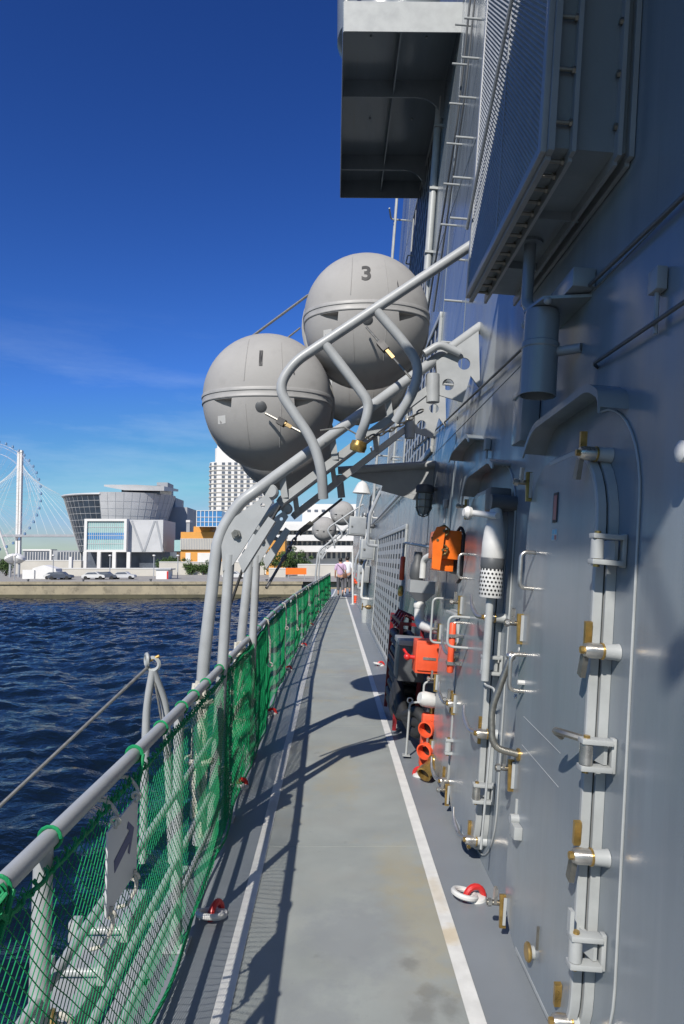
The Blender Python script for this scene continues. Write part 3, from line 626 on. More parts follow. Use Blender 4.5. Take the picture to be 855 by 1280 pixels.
# cylindrical wall siren under the vent
t = thing('horn_speaker', 'grey cylindrical horn hanging open end down beneath the vent housing', 'horn', mx=WM)
cy, cv, cn = 2.72, 2.45, .135
MB('hull_paint').lathe([(.030, .20), (.066, .19), (.070, .17), (.070, .06), (.076, .055), (.076, .035), (.072, .03), (.074, -.16), (.068, -.16), (.064, -.02)], L(cy, cv - .04, cn), (0, 1, 0), 28).build('barrel', t)
MB('hull_paint').prism([(-2.92, .0), (-2.54, .0), (-2.60, .17), (-2.76, .20)], 0, .012, lambda a, b_, c: Vector((a, 2.605 + c, b_))).build('shelf', t)
MB('grey_paint').cyl(L(cy - .10, cv - .02, .0), L(cy - .02, cv - .02, cn - .05), .020).build('arm', t)
MB('hull_paint').box(L(2.50, 2.625, .003), L(2.78, 2.70, .09), .006).build('bracket', t)
mb = MB('grey_paint'); mb.ball(L(2.88, 2.60, .16), .018, 7); mb.ball(L(2.60, 2.60, .15), .016, 7); mb.ball(L(2.84, 2.52, .15), .016, 7); mb.build('clamp_knob', t)
t = thing('junction_box', 'slim grey junction box on the wall below the cylindrical horn', 'box', mx=WM)
MB('hull_paint').box(L(3.12, 2.14, .004), L(3.28, 2.38, .09), .008).build('case', t)
MB('hull_paint').box(L(3.115, 2.365, .002), L(3.285, 2.39, .097), .004).build('lid', t)
wpipe([(3.2, 2.38, .05), (3.2, 2.48, .05), (3.05, 2.54, .02)], .012, 'grey_paint', 'conduit', parent=t, fil=.04)

# hose nozzle with perforated sleeve clipped upright between the doors
def nozzle():
    t = thing('hose_nozzle', 'white hose nozzle with perforated sleeve clipped upright on the wall', 'nozzle', mx=WM)
    y, n = 3.46, .10
    MB('white').lathe([(.018, .42), (.03, .39), (.052, .28), (.058, .22), (.060, .15), (.056, .14)], L(y, 1.45, n), (0, 1, 0), 22).build('cone', t)
    MB('dark_grey').lathe([(.057, 0), (.060, .01), (.060, .05), (.055, .06)], L(y, 1.54, n), (0, 1, 0), 22).build('collar', t)
    sl = MB('white').lathe([(.054, 0), (.056, .005), (.056, .15), (.054, .155)], L(y, 1.395, n), (0, 1, 0), 24).build('sleeve', t)
    mb = MB('black')
    for k in range(7):
        for j in range(18):
            a = 2 * math.pi * (j + .5 * (k % 2)) / 18; d = Vector((math.cos(a), 0, math.sin(a))); p = L(y, 1.413 + k * .0205, n)
            mb.cyl(p + d * .052, p + d * .0568, .0062, 6)
    mb.build('holes', sl)
    MB('pale_paint').cyl(L(y, .98, n), L(y, 1.395, n), .020).build('pipe', t)
    mb = MB('dark_grey'); wbox(mb, y + .02, y + .14, 1.84, 1.96, .02, .13, .01); mb.cyl(L(y, 1.88, .0), L(y, 1.88, .13), .04); mb.build('clip_block', t)
    MB('white').cyl(L(y - .13, 1.80, .12), L(y + .06, 1.82, .21), .016).build('arm', t)
    mb = MB('white'); mb.lathe([(.03, 0), (.034, .02), (.02, .04)], L(y + .06, 1.82, .215), (.2, 0, 1), 14); mb.build('cap', t)
    mb = MB('pale_paint'); mb.tube(fillet([L(y, 1.0, n), L(y, .96, n), L(y - .1, .96, n - .03), L(y - .1, .2, .09)], .03), .006, 6); mb.build('rod', t)
nozzle()

# orange telephone / valve box
def orange_box():
    t = thing('valve_box', 'bright orange valve box with brass handwheels on the wall', 'box', mx=WM)
    y0, y1 = 4.70, 5.22; v0 = 1.585; v1 = 1.785; p = .185
    MB('orange').box(L(y0, v0, .035), L(y1, v1, p), .006).build('case', t)
    MB('orange').box(L(y0 + .05, v0 - .085, .07), L(y1 - .02, v0, p - .02), .006).build('lower_case', t)
    MB('dark_grey').box(L(y0 + .04, v0 - .1, .003), L(y1 - .1, v1 - .02, .035), .006).build('backplate', t)
    for dv, dn, dy in ((.03, .0, .05), (-.10, .0, .02), (-.035, .04, .0)):
        c = L(y0 - .02, v1 + dv - .04, p - .02 + dn); mb = MB('dark_brass')
        mb.torus(c, .034, .007, (1, 0, 0), 18, 6); 
        for a in range(5): q = Vector((0, math.cos(a * 1.2566), math.sin(a * 1.2566))) * .034; mb.tube([c, c + q], .006, 5); mb.ball(c + q, .012, 5)
        mb.cyl(c + Vector((.016, 0, 0)), c - Vector((.06, 0, 0)), .010, 8); mb.build('handwheel', t)
    MB('orange').prism([(p - .03, v1 + .02), (p + .03, v1 + .015), (p + .055, v1 - .04), (p + .045, v0 - .07), (p - .01, v0 - .08)], -y0 + .02, -y0 + .032, lambda a, b_, c: Vector((c, b_, a))).build('bracket', t)
    wpipe([(y0 + .1, v1 - .02, .06), (y0 - .03, v1 + .03, .05), (y0 - .06, v1 - .02, .03), (y0 - .05, 1.46, .03), (y0 + .06, 1.43, .03)], .011, 'black', 'cable', parent=t, fil=.06)
    wpipe([(y1, v0 + .08, .12), (7.6, 1.76, .12), (7.75, 1.74, .12), (7.75, 1.60, .12)], .013, 'grey_paint', 'pipe', parent=t, fil=.04)
orange_box()
t = thing('test_tube_holder', 'orange tube hanging in front of the grating edge', 'tube', mx=WM)
MB('red_orange').lathe([(.02, 0), (.028, .01), (.028, .26), (.02, .27)], L(7.75, 1.34, .12), (0, 1, 0), 12).build('tube', t)
mb = MB('brass'); mb.lathe([(.02, 0), (.032, .02), (.032, .09), (.02, .12)], L(7.75, 1.16, .12), (0, 1, 0), 10); mb.build('fitting', t)

# caged lamp under the triangular bracket
def cage_lamp(y, v, n, label):
    t = thing('cage_lamp', label, 'lamp', mx=WM)
    MB('dark_grey').lathe([(.06, 0), (.085, .01), (.085, .06), (.07, .08), (.03, .09)], L(y, v, n), (0, 1, 0), 18).build('base', t)
    MB('glass_lens').lathe([(.005, -.20), (.035, -.19), (.055, -.14), (.06, -.05), (.06, 0)], L(y, v, n), (0, 1, 0), 16).build('lens', t)
    for a in range(6):
        d = Vector((math.cos(a * 1.047), 0, math.sin(a * 1.047)))
        MB('dull_steel').tube([L(y, v, n) + d * .078, L(y, v - .14, n) + d * .074, L(y, v - .20, n) + d * .045, L(y, v - .215, n)], .006, 5).build('guard_bar', t)
    for h, r in ((-.06, .078), (-.13, .076)): MB('dull_steel').torus(L(y, v + h, n), r, .005, (0, 1, 0), 18, 5).build('guard_ring', t)
    MB('dark_grey').cyl(L(y, v + .05, 0), L(y, v + .05, n - .06), .02).build('arm', t)
cage_lamp(6.3, 2.19, .11, 'small caged bulkhead lamp below the triangular bracket')

# triangular bracket with pipe along its top edge, reaching out over the walkway
t = thing('bracket_arm', 'grey triangular bracket plate with tube along its top reaching from wall', 'bracket')
Y = 6.6
a_, b_, c_ = at(425, 591, Y), at(553, 582, Y), at(553, 630, Y)
d_, e_ = at(478, 607, Y), at(452, 600, Y)
mb = MB('davit_paint'); mb.prism([(a_.x, a_.z), (b_.x + .05, b_.z), (c_.x + .05, c_.z), (d_.x, d_.z), (e_.x, e_.z)], -.008, .008, lambda a, b_, c: Vector((a, Y + c, b_))); mb.build('plate', t)
MB('davit_paint').tube([(a_.x - .02, Y - .02, a_.z + .02), (b_.x + .1, Y - .02, b_.z + .02)], .038, 14).build('tube', t)
MB('davit_paint').obox((d_.x, Y, d_.z), (c_.x + .05, Y, c_.z), .10, .012, (0, 1, 0)).build('flange', t)
g1, g2, g3 = at(424, 594, 6.5), at(427, 622, 6.5), at(372, 668, 6.2)
MB('davit_paint').tube([g1, g2], .036, 12).build('leg', t)

# bell-shaped lamp far along the wall
t = thing('bell_lamp', 'white bell-shaped lamp on an arm far along the wall', 'lamp', mx=WM)
bl = at(452, 618, 17.5); yy, vv = 17.5, (bl.z) * WL; nn = (WX + WT * bl.z) - bl.x
MB('white').lathe([(.24, 0), (.23, .03), (.16, .18), (.11, .27), (.03, .32)], L(yy, vv, nn), (0, 1, 0), 20).build('shade', t)
MB('grey_paint').tube(fillet([L(yy, vv + .29, nn), L(yy, vv + .36, nn), L(yy, vv + .36, 0)], .06), .022, 8).build('arm', t)

# hose station: dark red rack, black hose box, red-orange box, hoses, twin ports
def hose_station():
    t = thing('hose_rack', 'dark red steel hose rack holding black hoses against the wall', 'rack', mx=WM)
    y0, y1 = 6.3, 7.3; p = .235
    for yy in (y0, y1):
        for n in (.04, p): MB('dark_red').obox(L(yy, 0.02, n), L(yy, 1.0, n), .035, .035, (0, 0, 1)).build('upright', t)
    for v in (.98, .60):
        MB('dark_red').obox(L(y0, v, p), L(y1, v, p), .03, .03).build('crossbar', t)
        for yy in (y0, y1): MB('dark_red').obox(L(yy, v, .04), L(yy, v, p), .03, .03, (0, 1, 0)).build('crossbar', t)
    for i in range(4): MB('dark_red').tube([L(y0 + .1 + i * .22, 1.0, .06), L(y0 + .1 + i * .22, 1.05, p - .04), L(y0 + .04 + i * .22, .93, p + .03)], .016, 8).build('hook', t)
    h = thing('hose_bundle', 'black coiled hoses packed in the dark red rack', 'hose', mx=WM)
    for i in range(9):
        v = .12 + .085 * i; w = .075 + .012 * math.sin(i * 1.7)
        MB('rubber').tube(rp3([L(y0 + .06, v, .145 - w), L(y0 + .06, v + .01, .145 + w), L(y1 - .08, v + .02, .145 + w), L(y1 - .08, v + .01, .145 - w)], .07), .036, 10, closed=True).build('hose_loop', h)
    b_ = thing('grey_case', 'dark grey equipment case behind the red-orange box', 'case', mx=WM)
    MB('dark_grey').box(L(5.72, .56, .08), L(6.08, .87, .30), .01).build('body', b_)
    MB('grey_paint').box(L(5.705, .855, .07), L(6.095, .90, .31), .008).build('lid', b_)
    r = thing('alarm_box', 'red-orange steel box with red cock handle above the hoses', 'box', mx=WM)
    MB('red_orange').box(L(5.37, .69, .005), L(5.59, .94, .205), .01).build('case', r)
    MB('red_orange').box(L(5.356, .715, .02), L(5.368, .915, .19), .004).build('door', r)
    mb = MB('red'); mb.cyl(L(5.45, .80, .205), L(5.45, .80, .255), .016); mb.ball(L(5.45, .80, .262), .028, 7); mb.obox(L(5.45, .80, .25), L(5.50, .85, .29), .016, .016); mb.build('cock_handle', r)
    MB('steel').box(L(5.351, .80, .05), L(5.356, .82, .15)).build('hasp', r)
    mb = MB('rubber')
    hs = thing('hose_line', 'thick black hose sagging from rack to the twin red ports', 'hose', mx=WM)
    for k in range(3):
        MB('rubber').tube(fillet([L(6.5, .62 - .1 * k, .20), L(6.2, .48 - .09 * k, .24 + .02 * k), L(5.9, .28 - .03 * k, .22), L(5.6, .16 + .10 * k, .13), L(5.5, .28, .07)], .2), .045, 12).build('hose', hs)
    for yy in (5.57, 6.45):
        rr = thing('support_rod', 'thin pale support rod standing on deck in front of the black hoses, ' + ('nearer one' if yy < 6 else 'farther one'), 'rod', mx=WM)
        MB('pale_paint').tube(fillet([L(yy, .01, .20), L(yy, .42, .20), L(yy - .02, .44, .1), L(yy - .02, .44, .0)], .03), .009, 8).build('rod', rr)
        MB('pale_paint').box(L(yy - .03, .004, .17), L(yy + .03, .012, .23)).build('foot', rr)
        MB('pale_paint').torus(L(yy, .44, .20), .02, .006, (1, 0, 0), 14, 6).build('eye', rr)
def rp3(pts, r):
    k = len(pts); out = []
    for i in range(k):
        a, b_, c = pts[i - 1], pts[i], pts[(i + 1) % k]; p = b_ + (a - b_).normalized() * min(r, (a - b_).length * .48); q = b_ + (c - b_).normalized() * min(r, (c - b_).length * .48)
        for j in range(5): s_ = j / 4; out.append(p * (1 - s_) ** 2 + b_ * 2 * s_ * (1 - s_) + q * s_ * s_)
    return out
hose_station()
t = thing('twin_hydrant', 'red twin-outlet hydrant with open black mouths above the brass nozzle', 'hydrant', mx=WM)
for i, v in enumerate((.33, .17)):
    mb = MB('red_orange'); o = L(5.16, v, .10); ax = (.80, -.12, .60)
    mb.lathe([(.048, -.14), (.048, 0), (.060, .005), (.060, .05), (.050, .052), (.050, .01), (.046, -.05)], o, ax, 20); mb.use('black').lathe([(.048, -.03), (.048, -.02)], o, ax, 16); mb.build('outlet', t)
MB('red_orange').box(L(5.22, .02, .01), L(5.30, .42, .14), .02).build('manifold', t)
mb = MB('brass'); mb.cyl(L(5.25, .42, .07), L(5.25, .50, .07), .02); mb.obox(L(5.19, .51, .07), L(5.31, .51, .07), .02, .012); mb.build('valve_stem', t)
MB('white').lathe([(.05, 0), (.056, .02), (.056, .10), (.04, .13)], L(5.20, .52, .06), (0.3, 0.2, 1), 18).build('cap', t)
o = thing('brass_nozzle', 'short brass hose nozzle lying on the deck below the red hydrant', 'nozzle', mx=WM)
ax = Vector((.62, -.42, .55)).normalized()
MB('brass').lathe([(.05, -.22), (.046, -.16), (.040, -.10), (.052, -.09), (.052, -.06), (.045, -.05), (.050, .03), (.056, .035), (.056, .075), (.044, .077), (.042, .04)], L(5.0, .085, .10), ax, 22).build('barrel', o)
MB('rubber').lathe([(.041, .041), (.041, .045)], L(5.0, .085, .10), ax, 16).build('bore', o)

# handrail loops and orange stick by the third door
t = thing('pipe_loops', 'bent pale pipe guard loops beside the third watertight door', 'guard', mx=WM)
for pts in ([(4.98, 1.30, .0), (4.98, 1.30, .16), (4.98, .98, .16), (4.98, .98, .02)], [(4.1, 1.24, .06), (4.1, 1.24, .19), (4.1, 1.06, .19), (4.1, 1.06, .06)], [(5.2, .66, .0), (5.2, .66, .15), (5.2, .50, .15), (5.2, .50, .02)]):
    MB('pale_paint').tube(fillet([L(*q) for q in pts], .04), .008, 9).build('loop', t)
t = thing('orange_baton', 'slim orange tube strapped upright beside the third watertight door', 'tube', mx=WM)
MB('red_orange').lathe([(.016, 0), (.021, .008), (.021, .30), (.016, .308)], L(4.28, .88, .13), (0, 1, 0), 14).build('tube', t)
for v in (.93, 1.10): MB('steel').box(L(4.25, v, .06), L(4.31, v + .02, .155)).build('clip', t)
# scupper funnel with elbow
t = thing('vent_funnel', 'grey square funnel with white elbow pipe by the grating', 'funnel', mx=WM)
mb = MB('grey_paint'); q = [(.105, 1.40), (.105, 1.30), (.045, 1.23)]; vs = []; yc, nc = 5.78, .15
for r, v in q: vs += [L(yc - r, v, nc - r), L(yc + r, v, nc - r), L(yc + r, v, nc + r), L(yc - r, v, nc + r)]
mb.add(vs, [(0, 1, 2, 3)] + [(4 * i + j, 4 * i + (j + 1) % 4, 4 * i + 4 + (j + 1) % 4, 4 * i + 4 + j) for i in range(2) for j in range(4)] + [(8, 9, 10, 11)]); mb.build('hopper', t)
MB('white').tube(fillet([L(yc, 1.24, nc), L(yc, 1.05, nc), L(yc - .18, 1.03, nc - .03), L(yc - .30, 1.03, 0)], .10), .042, 14).build('elbow', t)
mb = MB('white'); mb.lathe([(.048, 0), (.052, .02), (.048, .04)], L(yc, 1.17, nc), (0, 1, 0), 16); mb.build('collar', t)
mb = MB('dark_grey'); mb.lathe([(.05, 0), (.065, .03), (.06, .12), (.04, .16), (.035, .24)], L(yc + .1, 1.40, nc + .03), (0, 1, 0), 16); mb.build('valve_body', t)
MB('white').tube(fillet([L(yc - .05, 1.42, nc), L(yc - .05, 1.58, nc), L(yc - .18, 1.62, nc - .05)], .05), .028, 10).build('standpipe', t)
# far clutter: red coils, pale post, grey boxes
for k, (px, py, Y, lab) in enumerate(((447, 722, 24.5, 'upper'), (447, 752, 24.5, 'lower'))):
    p = at(px, py, Y); t = thing('red_drum', lab + ' of two ribbed red drums far along the wall', 'drum', loc=p)
    pr = []
    for i in range(6): pr += [(.14, .075 * i - .22), (.165, .075 * i - .20), (.165, .075 * i - .16), (.14, .075 * i - .145)]
    MB('red_orange').lathe(pr, (0, 0, 0), (0, 0, 1), 18).build('drum', t)
    MB('white').lathe([(.17, 0), (.17, .03)], (0, 0, .23), (0, 0, 1), 16).build('band', t)
p = at(441, 755, 23.6); t = thing('pale_post', 'slim white post standing far down the walkway beside red drums', 'post', loc=(p.x, p.y, 0))
MB('white').cyl((0, 0, 0), (0, 0, 1.9), .035, 10).build('pole', t); MB('white').lathe([(.09, 0), (.09, .02)], n=12).build('foot', t)
for k, (y0, y1, v0, v1, n1, lab) in enumerate(((15.2, 15.9, 1.55, 2.0, .32, 'grey locker box jutting from wall beyond the grating'), (16.5, 17.2, 1.0, 1.4, .3, 'small grey box low on wall beyond the grating'), (18.6, 19.6, 2.2, 2.7, .55, 'pale shelf-like box high on wall near the far rafts'))):
    t = thing('wall_box', lab, 'box', mx=WM)
    MB('pale_paint').box(L(y0, v0, .002), L(y1, v1, n1), .01).build('case', t); MB('grey_paint').box(L(y0 - .012, v0 + .03, .04), L(y0 - .001, v1 - .03, n1 - .04), .004).build('lid', t)
    MB('dull_steel').box(L(y0 - .03, v0 + .2, n1 - .1), L(y0 - .012, v0 + .24, n1 - .06)).build('latch', t)
t = thing('covered_fitting', 'white canvas-covered fitting standing by the wall past the grating', 'cover', loc=(.80, 17.0, 0))
MB('pale_paint').lathe([(.11, 0), (.12, .4), (.10, .7), (.05, 1.05), (.02, 1.2)], n=10).build('cover', t); MB('rope').torus((0, 0, .68), .105, .012, n=16, k=6).build('tie', t)

# crowded fittings along the far wall: valves, conduits, small boxes
rr_ = random.Random(11)
fit = thing('pipe_manifold', 'cluster of pale pipes and valves on the far wall past the grating', 'pipes', mx=WM)
for i in range(12):
    y = 14.6 + i * .75 + rr_.uniform(-.2, .2); v = rr_.uniform(.4, 3.0); n = rr_.uniform(.05, .22)
    MB(rr_.choice(['pale_paint', 'grey_paint', 'white'])).tube(fillet([L(y, v, 0), L(y, v, n), L(y, v + rr_.uniform(.3, 1.1), n), L(y + .3, v + 1.2, 0)], .08), rr_.uniform(.015, .04), 8).build('pipe', fit)
for i in range(9):
    y = 14.9 + i * 1.0; v = rr_.uniform(.5, 2.8); mb = MB(rr_.choice(['dark_grey', 'dark_brass', 'pale_paint'])); mb.lathe([(.03, 0), (.05, .03), (.05, .10), (.02, .14)], L(y, v, .0), (0, 0, 1), 10); mb.torus(L(y, v, .20), .07, .012, (0, 0, 1), 14, 5); mb.cyl(L(y, v, .1), L(y, v, .20), .014, 6); mb.build('valve', fit)
for i, (y, v) in enumerate(((5.62, 2.05), (6.9, 1.55), (4.15, 2.30), (1.95, 2.42), (7.6, 2.35))):
    mb = MB('grey_paint'); wbox(mb, y - .03, y + .03, v - .035, v + .035, .003, .035, .004); mb.cyl(L(y, v - .035, .018), L(y, v - .16, .018), .007, 6); mb.build('conduit_box', ship)
# ================================================================== GUARD RAIL, NET, SIGN
rail = thing('guard_rail', 'grey steel guard rail with posts along the outboard deck edge', 'railing')
RH = 0.965
for h, r in ((RH, .0215), (.63, .014), (.35, .014), (.175, .013)):
    yy = np.arange(-1.2, 28.01, .4)
    MB('davit_paint').tube([(rail_x(y) - (.0 if h > .9 else .005), y, h) for y in yy], r, 12).build('rail', rail)
y = .235; posts = []
while y < 28:
    posts.append(y); mb = MB('davit_paint'); x = rail_x(y)
    mb.tube([(x - .006, y, 0), (x - .006, y, RH - .015)], [.026, .021], 12)
    mb.box((x - .05, y - .06, 0.001), (x + .05, y + .06, .012), .003); mb.build('post', rail); y += 1.35

def net_mesh(y0, y1, cell, r, lay=0.0, wob=0.02, k=3, asp=.6):
    ny = int(round((y1 - y0) / cell)); nz = int(round((RH - .05) / (cell * asp))); vs = []; fs = []
    cellz = (RH - .05) / nz
    def pt(i, j):
        y = y0 + i * cell; h = .03 + j * cellz; f = 1 - (h / RH) ** 2
        sag = math.sin(y * 4.66) ** 2
        x = rail_x(y) + .024 + lay + wob * (math.sin(y * 2.3 + h * 1.5) * .7 + noise.noise((y * 1.6, h * 1.2, lay * 50)) * .8) * (.25 + f)
        return Vector((x, y + .012 * noise.noise((y * 3, h * 3, 4)), h - .02 * sag * (h / RH) + .008 * noise.noise((y * 4, h * 4, 9))))
    P = [[pt(i, j) for j in range(nz + 1)] for i in range(ny + 1)]
    def st(a, b_):
        d = (b_ - a); 
        if d.length < 1e-6: return
        d.normalize(); u = d.cross(Vector((1, 0, 0))); u = u.normalized() if u.length > 1e-4 else Vector((0, 1, 0)); w = d.cross(u); o = len(vs)
        for e in (a, b_):
            for q in range(k): an = 2 * math.pi * q / k; vs.append(e + (u * math.cos(an) + w * math.sin(an)) * r)
        for q in range(k): fs.append((o + q, o + (q + 1) % k, o + k + (q + 1) % k, o + k + q))
    for i in range(ny):
        for j in range(nz):
            if (i + j) % 2 == 0: st(P[i][j], P[i + 1][j + 1])
            else: st(P[i + 1][j], P[i][j + 1])
    return vs, fs
net = thing('safety_net', 'green safety net laced along the guard rail', 'net')
for (a, b_, cell, r, wob) in ((-.3, 4.4, .020, .0015, .012), (4.4, 9.0, .024, .0017, .02), (9.0, 16, .032, .0020, .02), (16, 27.8, .045, .0030, .02)):
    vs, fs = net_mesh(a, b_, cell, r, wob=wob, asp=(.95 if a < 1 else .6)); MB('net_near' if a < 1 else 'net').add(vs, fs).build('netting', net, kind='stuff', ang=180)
vs, fs = net_mesh(4.0, 6.6, .030, .0016, lay=.02, wob=.03); MB('net').add(vs, fs).build('netting', net, kind='stuff', ang=180)
# border cords and lacing
yy = np.arange(-.3, 27.8, .06)
MB('net_cord').tube([(rail_x(y) + .024 + .004 * math.sin(y * 60), y, RH - .045 - .012 * abs(math.sin(y * 4.66))) for y in yy], .0055, 6).build('border_cord', net)
MB('net_cord').tube([(rail_x(y) + .03 + .012 * math.sin(y * 5.1), y, .028 + .01 * math.sin(y * 9)) for y in yy], .0075, 6).build('border_cord', net)
mb = MB('net_cord'); pts = []
for i in range(int(28 / .012)):
    y = -.3 + i * .012; a = i * .012 / .055 * 2 * math.pi
    if y > 10: break
    pts.append((rail_x(y) + .024 + .009 * math.cos(a), y, RH - .045 + .011 * math.sin(a)))
mb.tube(pts, .0032, 5).build('lacing', net)
rnd = random.Random(3)
for y in (1.30, 1.36, 1.60, 2.26, 2.60, 2.95, 3.2, 3.5, 3.95, 4.3, 5.4, 6.2, 7.0, 7.9, 9.0, 10.2, 11.5, 13, 14.6):
    x = rail_x(y); pts = []
    for i in range(15 * (3 if y < 1.33 else 1)):
        a = 2 * math.pi * i / 14; pts.append((x + .026 * math.cos(a), y + .006 * i / 14 * (2.2 if y < 1.33 else 1) + rnd.uniform(-.001, .001), RH + .026 * math.sin(a)))
    mb = MB('net_cord'); mb.tube(pts, .0042 if y != 2.26 else .006, 6)
    if y in (2.26, 1.36): mb.tube([(x + .03, y, RH), (x + .035, y - .06, RH - .06), (x + .028, y - .12, RH - .10)], .006, 6)
    mb.build('tie', net)
# knot tail near the frame edge
mb = MB('net_cord'); pts = [(-.62 + .03 * math.cos(i * 1.1), 1.27 + .02 * math.sin(i * 2.3), RH + .03 * math.sin(i * 1.7)) for i in range(26)]
mb.tube(pts, .0045, 6); mb.build('knot', net)
# white rope tails hanging in the far net
for i, y in enumerate((6.9, 9.3, 11.6, 15.0, 19.0)):
    x = rail_x(y); t = thing('rope_tail', 'white rope tail hung on the green net, number %s from the davit posts' % ('one two three four five six seven eight nine ten eleven twelve'.split()[i]), 'rope', loc=(x + .04, y, RH), group='rope tails along the net')
    ln = (.42, .30, .55, .38, .5)[i]
    MB('rope').tube([(-.055, 0, -.02), (-.04, 0, .026), (-.01, .0, .012), (.012, .02, -ln * .5), (.005, .07, -ln)], .010, 6).build('cord', t)
    MB('rope').torus((.015, .05, -ln - .02), .02, .009, (0, 1, 0), 10, 5).build('knot', t)

# signboard with arrow hung inside the net
t = thing('arrow_sign', 'white board with dark blue arrow roped to the guard rail', 'sign')
sx = -.605; sy0, sy1, sz0, sz1 = 1.885, 2.165, .645, .868
MB('sign_white').box((sx - .003, sy0, sz0), (sx + .003, sy1, sz1), .0012).build('board', t)

ca, sa = math.cos(R_(11)), math.sin(R_(11))
def amap(a, b_, c):
    a *= 1.05; b_ *= 1.0; a -= .085; return Vector((sx + .0038 + c, (sy0 + sy1) / 2 + a * ca - b_ * sa, (sz0 + sz1) / 2 + .012 + a * sa + b_ * ca))
MB('sign_blue').prism([(a, b_) for a, b_ in [(0, .018), (.135, .018), (.115, .038), (.128, .052), (.178, 0), (.128, -.052), (.115, -.038), (.135, -.018), (0, -.018)]], 0, .0006, amap).build('arrow', t)
for yy, zz, up in ((sy0 + .05, sz1 - .01, 1), (sy1 - .03, sz1 - .01, 1), (sy0 + .03, sz0 + .015, -1), (sy1 - .03, sz0 + .015, -1)):
    h = .07 if up > 0 else .11
    MB('rope').tube(fillet([(sx + .006, yy, zz), (sx + .012, yy + .005, zz + up * h * .5), (sx - .02, yy + .015, zz + up * h), (sx - .05, yy + .01, zz + up * h * 1.05)], .02), .0055, 7).build('tie_cord', t)
    MB('rope').torus((sx + .006, yy, zz + up * .02), .012, .0055, (0, 1, .4), 10, 5).build('tie_knot', t)

# outboard ledge with cleats seen through the net
t = thing('outboard_gangway', 'pale grey folded gangway plank outboard of the rail, behind the net', 'gangway')
MB('davit_paint').box((-1.02, .75, -.06), (-.865, 3.30, .06), .008).build('plank', t)
MB('davit_paint').box((-.78, .75, -.01), (-.735, 3.6, .035), .006).build('side_bar', t)
for y in (1.75, 2.05, 2.62, 2.9):
    mb = MB('pale_paint'); mb.cyl((-1.05, y, .085), (-.84, y, .085), .016, 10); mb.box((-1.07, y - .03, .05), (-1.03, y + .03, .13), .006); mb.box((-.86, y - .03, .05), (-.83, y + .03, .12), .006); mb.build('cross_pin', t)
for y in (2.15, 2.3):
    mb = MB('brass'); mb.torus((-.90, y, .11), .035, .010, (1, .3, 0), 14, 6); mb.use('rope').torus((-.88, y + .03, .10), .03, .012, (0, 1, .5), 12, 6); mb.build('shackle', t)
for y in (1.2, 1.9, 2.7, 3.2): MB('davit_paint').box((-.87, y - .02, -.03), (-.70, y + .02, .0)).build('strut', t)
# bridle post with mooring wire
t = thing('bridle_post', 'two-legged pale bridle post outboard with taut rope to the water', 'post')
Y = 3.35; ap = at(191, 838, Y)
for p0, p1 in ((at(178, 1078, Y), at(183, 880, Y)), (at(215, 1078, Y + .05), at(207, 880, Y + .05))):
    MB('davit_paint').tube(fillet([p0, p1, ap], .06), .019, 10).build('leg', t)
mb = MB('pale_paint'); mb.torus(ap + V(0, 0, .03), .03, .010, (0, 1, 0), 14, 6); mb.torus(ap + V(-.03, 0, .05), .028, .009, (1, .5, 0), 14, 6); mb.use('brass').cyl(ap + V(-.03, 0, .04), ap + V(.03, 0, .07), .008, 8); mb.build('shackle', t)
far_ = at(-120, 1120, 2.4)
MB('wire').tube([ap + V(-.02, 0, .02), far_], .0075, 8).build('rope', t)
MB('wire').tube([ap, at(212, 960, Y)], .005, 6).build('wire', t)

# white rope bundles hung on the rail by the davits
def rope_bundle(y, x, top, bot, n, w, label, seed):
    t = thing('rope_bundle', label, 'rope', loc=(x, y, top)); r_ = random.Random(seed)
    for i in range(n):
        ox, oy = r_.uniform(-w, w), r_.uniform(-w, w); ln = (top - bot) * r_.uniform(.75, 1.0)
        pts = [(ox * .5 + .02 * math.sin(k * 1.3 + i), oy + .02 * math.cos(k * 1.1 + i * 2), -ln * k / 8) for k in range(9)]
        MB('rope').tube(pts, .016, 7).build('strand', t)
    for v in (.12, .5): MB('rope').torus((0, 0, -(top - bot) * v), w + .02, .017, (.1, .05, 1), 16, 6).build('hitch', t)
rope_bundle(3.72, -.715, .93, .12, 11, .045, 'thick white rope bundle hanging at first davit post behind the net', 1)
rope_bundle(5.25, -.72, .96, .2, 8, .04, 'white rope bundle hanging at the second davit post behind the net', 2)

# deck pad-eyes with red and white rings
k = 0
def padeye(px, py, label, ang):
    p = at_z(px, py, 0.0); t = thing('deck_ring', label, 'ring', loc=(p.x, p.y, 0), group='white and red tie-down rings on the deck'); t.rotation_euler.z = ang; t.scale = (1.3, 1.3, 1.3)
    MB('white').lathe([(.040, 0), (.038, .008), (.015, .016)], (.012, 0, 0), n=16).build('base', t)
    mb = MB('white'); R = .040; c0 = V(-.030, 0, .024)
    mb.torus(c0, R, .0100, (.25, 0, 1), 26, 8); mb.build('ring', t)
    mb = MB('red'); mb.torus((.010, 0, .006), .036, .0115, (0, 1, 0), 18, 8, a0=0, a1=360); mb.build('staple', t)
padeye(590, 1124, 'white and red deck ring on the right side nearest the camera', .3)
padeye(268, 1146, 'white and red deck ring under the net nearest the camera', 1.2)
padeye(338, 893, 'white and red deck ring on the left beside davit shadow', .4)
padeye(527, 970, 'white and red deck ring beside the brass nozzle', 2.6)
padeye(475, 832, 'white and red deck ring on the right past the davit shadow', .2)
padeye(360, 838, 'white and red deck ring on the left, second past the davits', .7)
padeye(379, 808, 'white and red deck ring on the left, third past the davits', .2)
padeye(388, 782, 'white and red deck ring on the left, fourth past the davits', .1)
padeye(396, 766, 'white and red deck ring on the left, farthest one', .5)
